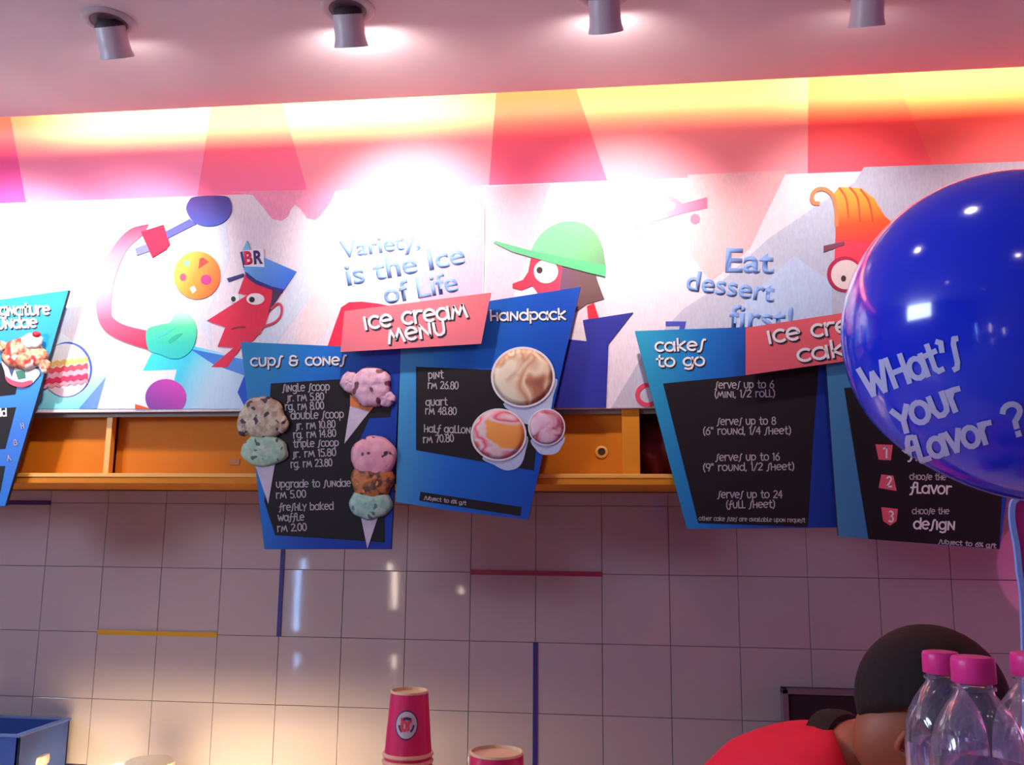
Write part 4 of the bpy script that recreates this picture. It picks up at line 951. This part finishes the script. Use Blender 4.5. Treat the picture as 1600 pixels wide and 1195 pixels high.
# unseen strip lamp added in place of a display-case glow; its lid is shaped to keep the light low on the tiles
hood = empty('added_tile_lamp', (-1.7, 2.95, ZBt), 'added hooded strip lamp, out of view, warming the lower tiles', 'lamp')
box('hood_front', M_steel, -3.0, -.55, 2.915, 2.92, ZBt, .64, hood); box('hood_lid', M_steel, -3.0, -.55, 2.915, 2.985, .640, .643, hood)
light('added_tile_lamp_light', 'AREA', (-1.95, 2.940, .605), TILE_LAMP_E, (1.0, .80, .42), (0, 1, .35), shape='RECTANGLE', size=1.9, size_y=.02)

# ---------------------------------------------------------------- PERSON stooping behind the counter
def skin_body(name, nodes, edges, m, parent, root=0, sub=2):
    me = bpy.data.meshes.new(name); me.from_pydata([n[0] for n in nodes], edges, [])
    o = bpy.data.objects.new(name, me); C.objects.link(o); me.materials.append(m)
    if parent: o.parent = parent; o.matrix_parent_inverse = Matrix.Translation(-Vector(parent.location))
    s = o.modifiers.new('skin', 'SKIN'); s.use_smooth_shade = True
    for i, n in enumerate(nodes):
        v = me.skin_vertices[0].data[i]; v.radius = n[1] if isinstance(n[1], tuple) else (n[1], n[1]); v.use_root = (i == root)
    u = o.modifiers.new('sub', 'SUBSURF'); u.levels = sub; u.render_levels = sub
    return o
M_skin = mat('brown_skin', (156, 92, 66), .5); M_shirt = mat('hot_red_shirt', (236, 12, 62), .7, var=.08, vscale=10); M_blk = mat('black_cloth', (26, 18, 22), .8); M_hair = mat('black_cap_cloth', (20, 12, 16), .85, bump=.3, bscale=60)
YPn = 1.95
def pp(px, py, dy=0): return at(px, py, YPn+dy)
pel = pp(1105, 1330); pel = Vector((pel.x, YPn+.02, 1.0))
foot_z = .04
sh = pp(1290, 1203); ns = pp(1335, 1188); hd = pp(1434, 1140, -.10)
person = empty('person', (pel.x, YPn, 0), 'person in a red shirt and black cap stooping behind the counter', 'person')
shL = sh+Vector((-.05, -.14, -.06)); shR = sh+Vector((-.02, .15, -.03))
nodes = [(pel, (.15, .12)), (pel.lerp(sh, .5)+Vector((0, 0, .03)), (.135, .115)), (sh, (.13, .12)), (ns, .080), (ns.lerp(hd, .55), .070),
         (shL, .06), (shL+Vector((.16, -.03, -.20)), .045), (shL+Vector((.36, .02, -.16)), .032), (shL+Vector((.42, .03, -.155)), .03),
         (shR, .06), (shR+Vector((.14, .05, -.24)), .045), (shR+Vector((.36, 0, -.24)), .032), (shR+Vector((.42, 0, -.235)), .03)]
edges = [(0, 1), (1, 2), (2, 3), (3, 4), (2, 5), (5, 6), (6, 7), (7, 8), (2, 9), (9, 10), (10, 11), (11, 12)]
k = len(nodes)
for s in (-1, 1):
    nodes += [(Vector((pel.x+.02, YPn+.10*s, .86)), .09), (Vector((pel.x+.05, YPn+.11*s, .48)), .062), (Vector((pel.x, YPn+.12*s, .10)), .042), (Vector((pel.x+.13, YPn+.13*s, .045)), .038)]
    edges += [(0, k), (k, k+1), (k+1, k+2), (k+2, k+3)]; k += 4
skin_body('body', nodes, edges, M_skin, person)
# shirt: same trunk and upper arms, a little larger
g2 = .014
sn = [(nodes[0][0]+Vector((-.02, 0, 0)), (.165, .135)), (nodes[1][0], (.155, .135)), (sh, (.15, .14)), (sh.lerp(ns, .62)+Vector((0, 0, .0)), (.098, .098)), (shL, .08), (shL+Vector((.10, -.02, -.13)), .066), (shR, .08), (shR+Vector((.09, .03, -.15)), .066)]
skin_body('shirt', sn, [(0, 1), (1, 2), (2, 3), (2, 4), (4, 5), (2, 6), (6, 7)], M_shirt, person)
skin_body('trousers', [(pel+Vector((0, 0, -.03)), (.165, .13))]+[(Vector((pel.x+dx, YPn+w*s, z)), r) for s in (-1, 1) for dx, w, z, r in ((.02, .10, .85, .105), (.05, .11, .48, .078), (0, .12, .12, .062))], [(0, 1), (1, 2), (2, 3), (0, 4), (4, 5), (5, 6)], M_blk, person)
for s in (-1, 1):
    b = MB(); b.box(pel.x-.07, pel.x+.19, YPn+.12*s-.045, YPn+.12*s+.045, 0, .075); b.build('shoe', M_blk, person, bevel=.02)
# collar
cdir = (hd-ns).normalized(); cc = ns.lerp(hd, -.04)
lathe('collar', [(.104, -.034), (.100, -.006), (.088, .012), (.080, .012), (.086, -.02)], M_blk, person, base=cc, n=36, axis=cdir+Vector((0, -.1, -.25)), cap0=False, cap1=False)
# head: profile to the right, tipped down
Mh = Matrix.Translation(hd+Vector((-.006, 0, -.005))) @ Matrix.Rotation(math.radians(62), 4, 'Y')
def headpt(th, ph_):
    x, y, z = math.cos(ph_)*math.cos(th), math.cos(ph_)*math.sin(th), math.sin(ph_)
    X, Y_, Z = .098*x, .076*y, .118*z
    if z < 0: X *= 1+.05*z; Y_ *= 1+.22*z            # jaw narrows
    front = max(0, x)
    nose = math.exp(-((y)/.16)**2-((z+.08)/.16)**2)*front; X += .026*nose
    X += .006*math.exp(-(y/.3)**2-((z+.42)/.09)**2)*front           # lips
    X -= .012*math.exp(-((abs(y)-.36)/.16)**2-((z-.05)/.12)**2)*front     # sockets
    X += .01*math.exp(-(y/.4)**2-((z+.8)/.15)**2)*front
    return Mh @ Vector((X, Y_, Z))
vs = []; fs = []; nu, nv = 48, 32
for j in range(nv+1):
    for i in range(nu): vs.append(headpt(2*PI*i/nu, -PI/2+PI*j/nv))
for j in range(nv):
    for i in range(nu): fs.append((j*nu+i, j*nu+(i+1) % nu, (j+1)*nu+(i+1) % nu, (j+1)*nu+i))
head = raw('head', vs, fs, M_skin, person, True)
M_eye = mat('eye_white', (225, 215, 210), .2); M_iris = mat('eye_dark', (40, 22, 18), .2); M_lips = mat('lips', (130, 60, 52), .5)
for s in (-1, 1):
    def ball(c, r, m, name):
        v = []; f = []
        for j in range(9):
            for i in range(14):
                t, p = 2*PI*i/14, -PI/2+PI*j/8; v.append(Mh @ (Vector(c)+Vector((r[0]*math.cos(p)*math.cos(t), r[1]*math.cos(p)*math.sin(t), r[2]*math.sin(p)))))
        for j in range(8):
            for i in range(14): f.append((j*14+i, j*14+(i+1) % 14, (j+1)*14+(i+1) % 14, (j+1)*14+i))
        return raw(name, v, f, m, head, True)
    ball((.082, .028*s, .006), (.011, .012, .009), M_eye, 'eye'); ball((.0905, .028*s, .006), (.004, .005, .005), M_iris, 'iris')
    # ear: a curled rim around a hollow
    ec = Vector((-.016, .078*s, -.026))
    pts = [Mh @ (ec+Vector((.018*math.cos(a)-.004*math.sin(a), .006*s+.006*s*abs(math.cos(a)), .030*math.sin(a)))) for a in [PI*2*i/16+.6 for i in range(15)]]
    tube('ear_rim', pts, .0058, M_skin, head, 10); ball((-.016, .075*s, -.028), (.015, .006, .024), M_skin, 'ear')
ball((.098, 0, -.052), (.008, .022, .006), M_lips, 'mouth')
# cap / bundled black hair: bulky dome over crown and back, small peak to the front
vs = []; fs = []; nu, nv = 44, 20
for j in range(nv+1):
    for i in range(nu):
        th = 2*PI*i/nu; lo = -.10-1.25*max(0, -math.cos(th)); ph_ = lo+(PI/2-lo)*j/nv; x, y, z = math.cos(ph_)*math.cos(th), math.cos(ph_)*math.sin(th), math.sin(ph_)
        low = max(0, -z)*(1 if x < 0.2 else 0)
        vs.append(Mh @ Vector((.140*x-.036, .108*y, .138*z+.058)))
for j in range(nv):
    for i in range(nu): fs.append((j*nu+i, j*nu+(i+1) % nu, (j+1)*nu+(i+1) % nu, (j+1)*nu+i))
fs.append(tuple(range(nu)))
cap = raw('cap', vs, fs, M_hair, person, True)
pk = MB(); top_, bot_ = [], []
for i in range(15):
    a = -1.1+2.2*i/14
    for (rr, zz) in ((.128, .040), (.185, .028)):
        top_.append(Mh @ Vector((rr*math.cos(a), .8*rr*math.sin(a), zz))); bot_.append(Mh @ Vector((rr*math.cos(a), .8*rr*math.sin(a), zz-.006)))
n_ = 15
pk.add(top_+bot_, [(2*i, 2*i+1, 2*i+3, 2*i+2) for i in range(n_-1)]+[(30+2*i, 30+2*i+2, 30+2*i+3, 30+2*i+1) for i in range(n_-1)]+[(2*i+1, 31+2*i, 33+2*i, 2*i+3) for i in range(n_-1)]+[(2*i, 2*i+2, 32+2*i, 30+2*i) for i in range(n_-1)]+[(0, 30, 31, 1), (28, 29, 59, 58)])
pk.build('cap_peak', M_hair, cap)
# hands with five fingers, resting on the counter's back shelf
def hand(wr, d, s, name='hand'):
    d = Vector(d).normalized(); side = d.cross(Vector((0, 0, 1))).normalized()*s; upv = Vector((0, 0, 1))
    nd = [(wr, .026), (wr+d*.045, (.036, .015)), (wr+d*.08, (.038, .013))]; ed = [(0, 1), (1, 2)]
    for q, (off, ln) in enumerate(((-.030, .060), (-.010, .072), (.011, .068), (.030, .054))):
        b0 = wr+d*.085+side*off; i = len(nd)
        nd += [(b0, .0095), (b0+d*ln*.45-upv*.006, .009), (b0+d*ln*.8-upv*.022, .008), (b0+d*ln-upv*.038, .007)]; ed += [(2, i), (i, i+1), (i+1, i+2), (i+2, i+3)]
    i = len(nd); t0 = wr+d*.03-side*.03
    nd += [(t0, .012), (t0+d*.03-side*.022-upv*.008, .0105), (t0+d*.055-side*.03-upv*.02, .009)]; ed += [(1, i), (i, i+1), (i+1, i+2)]
    return skin_body(name, nd, ed, M_skin, person)
hand(nodes[8][0], (1, .05, -.1), 1); hand(nodes[12][0], (1, -.05, -.1), -1)
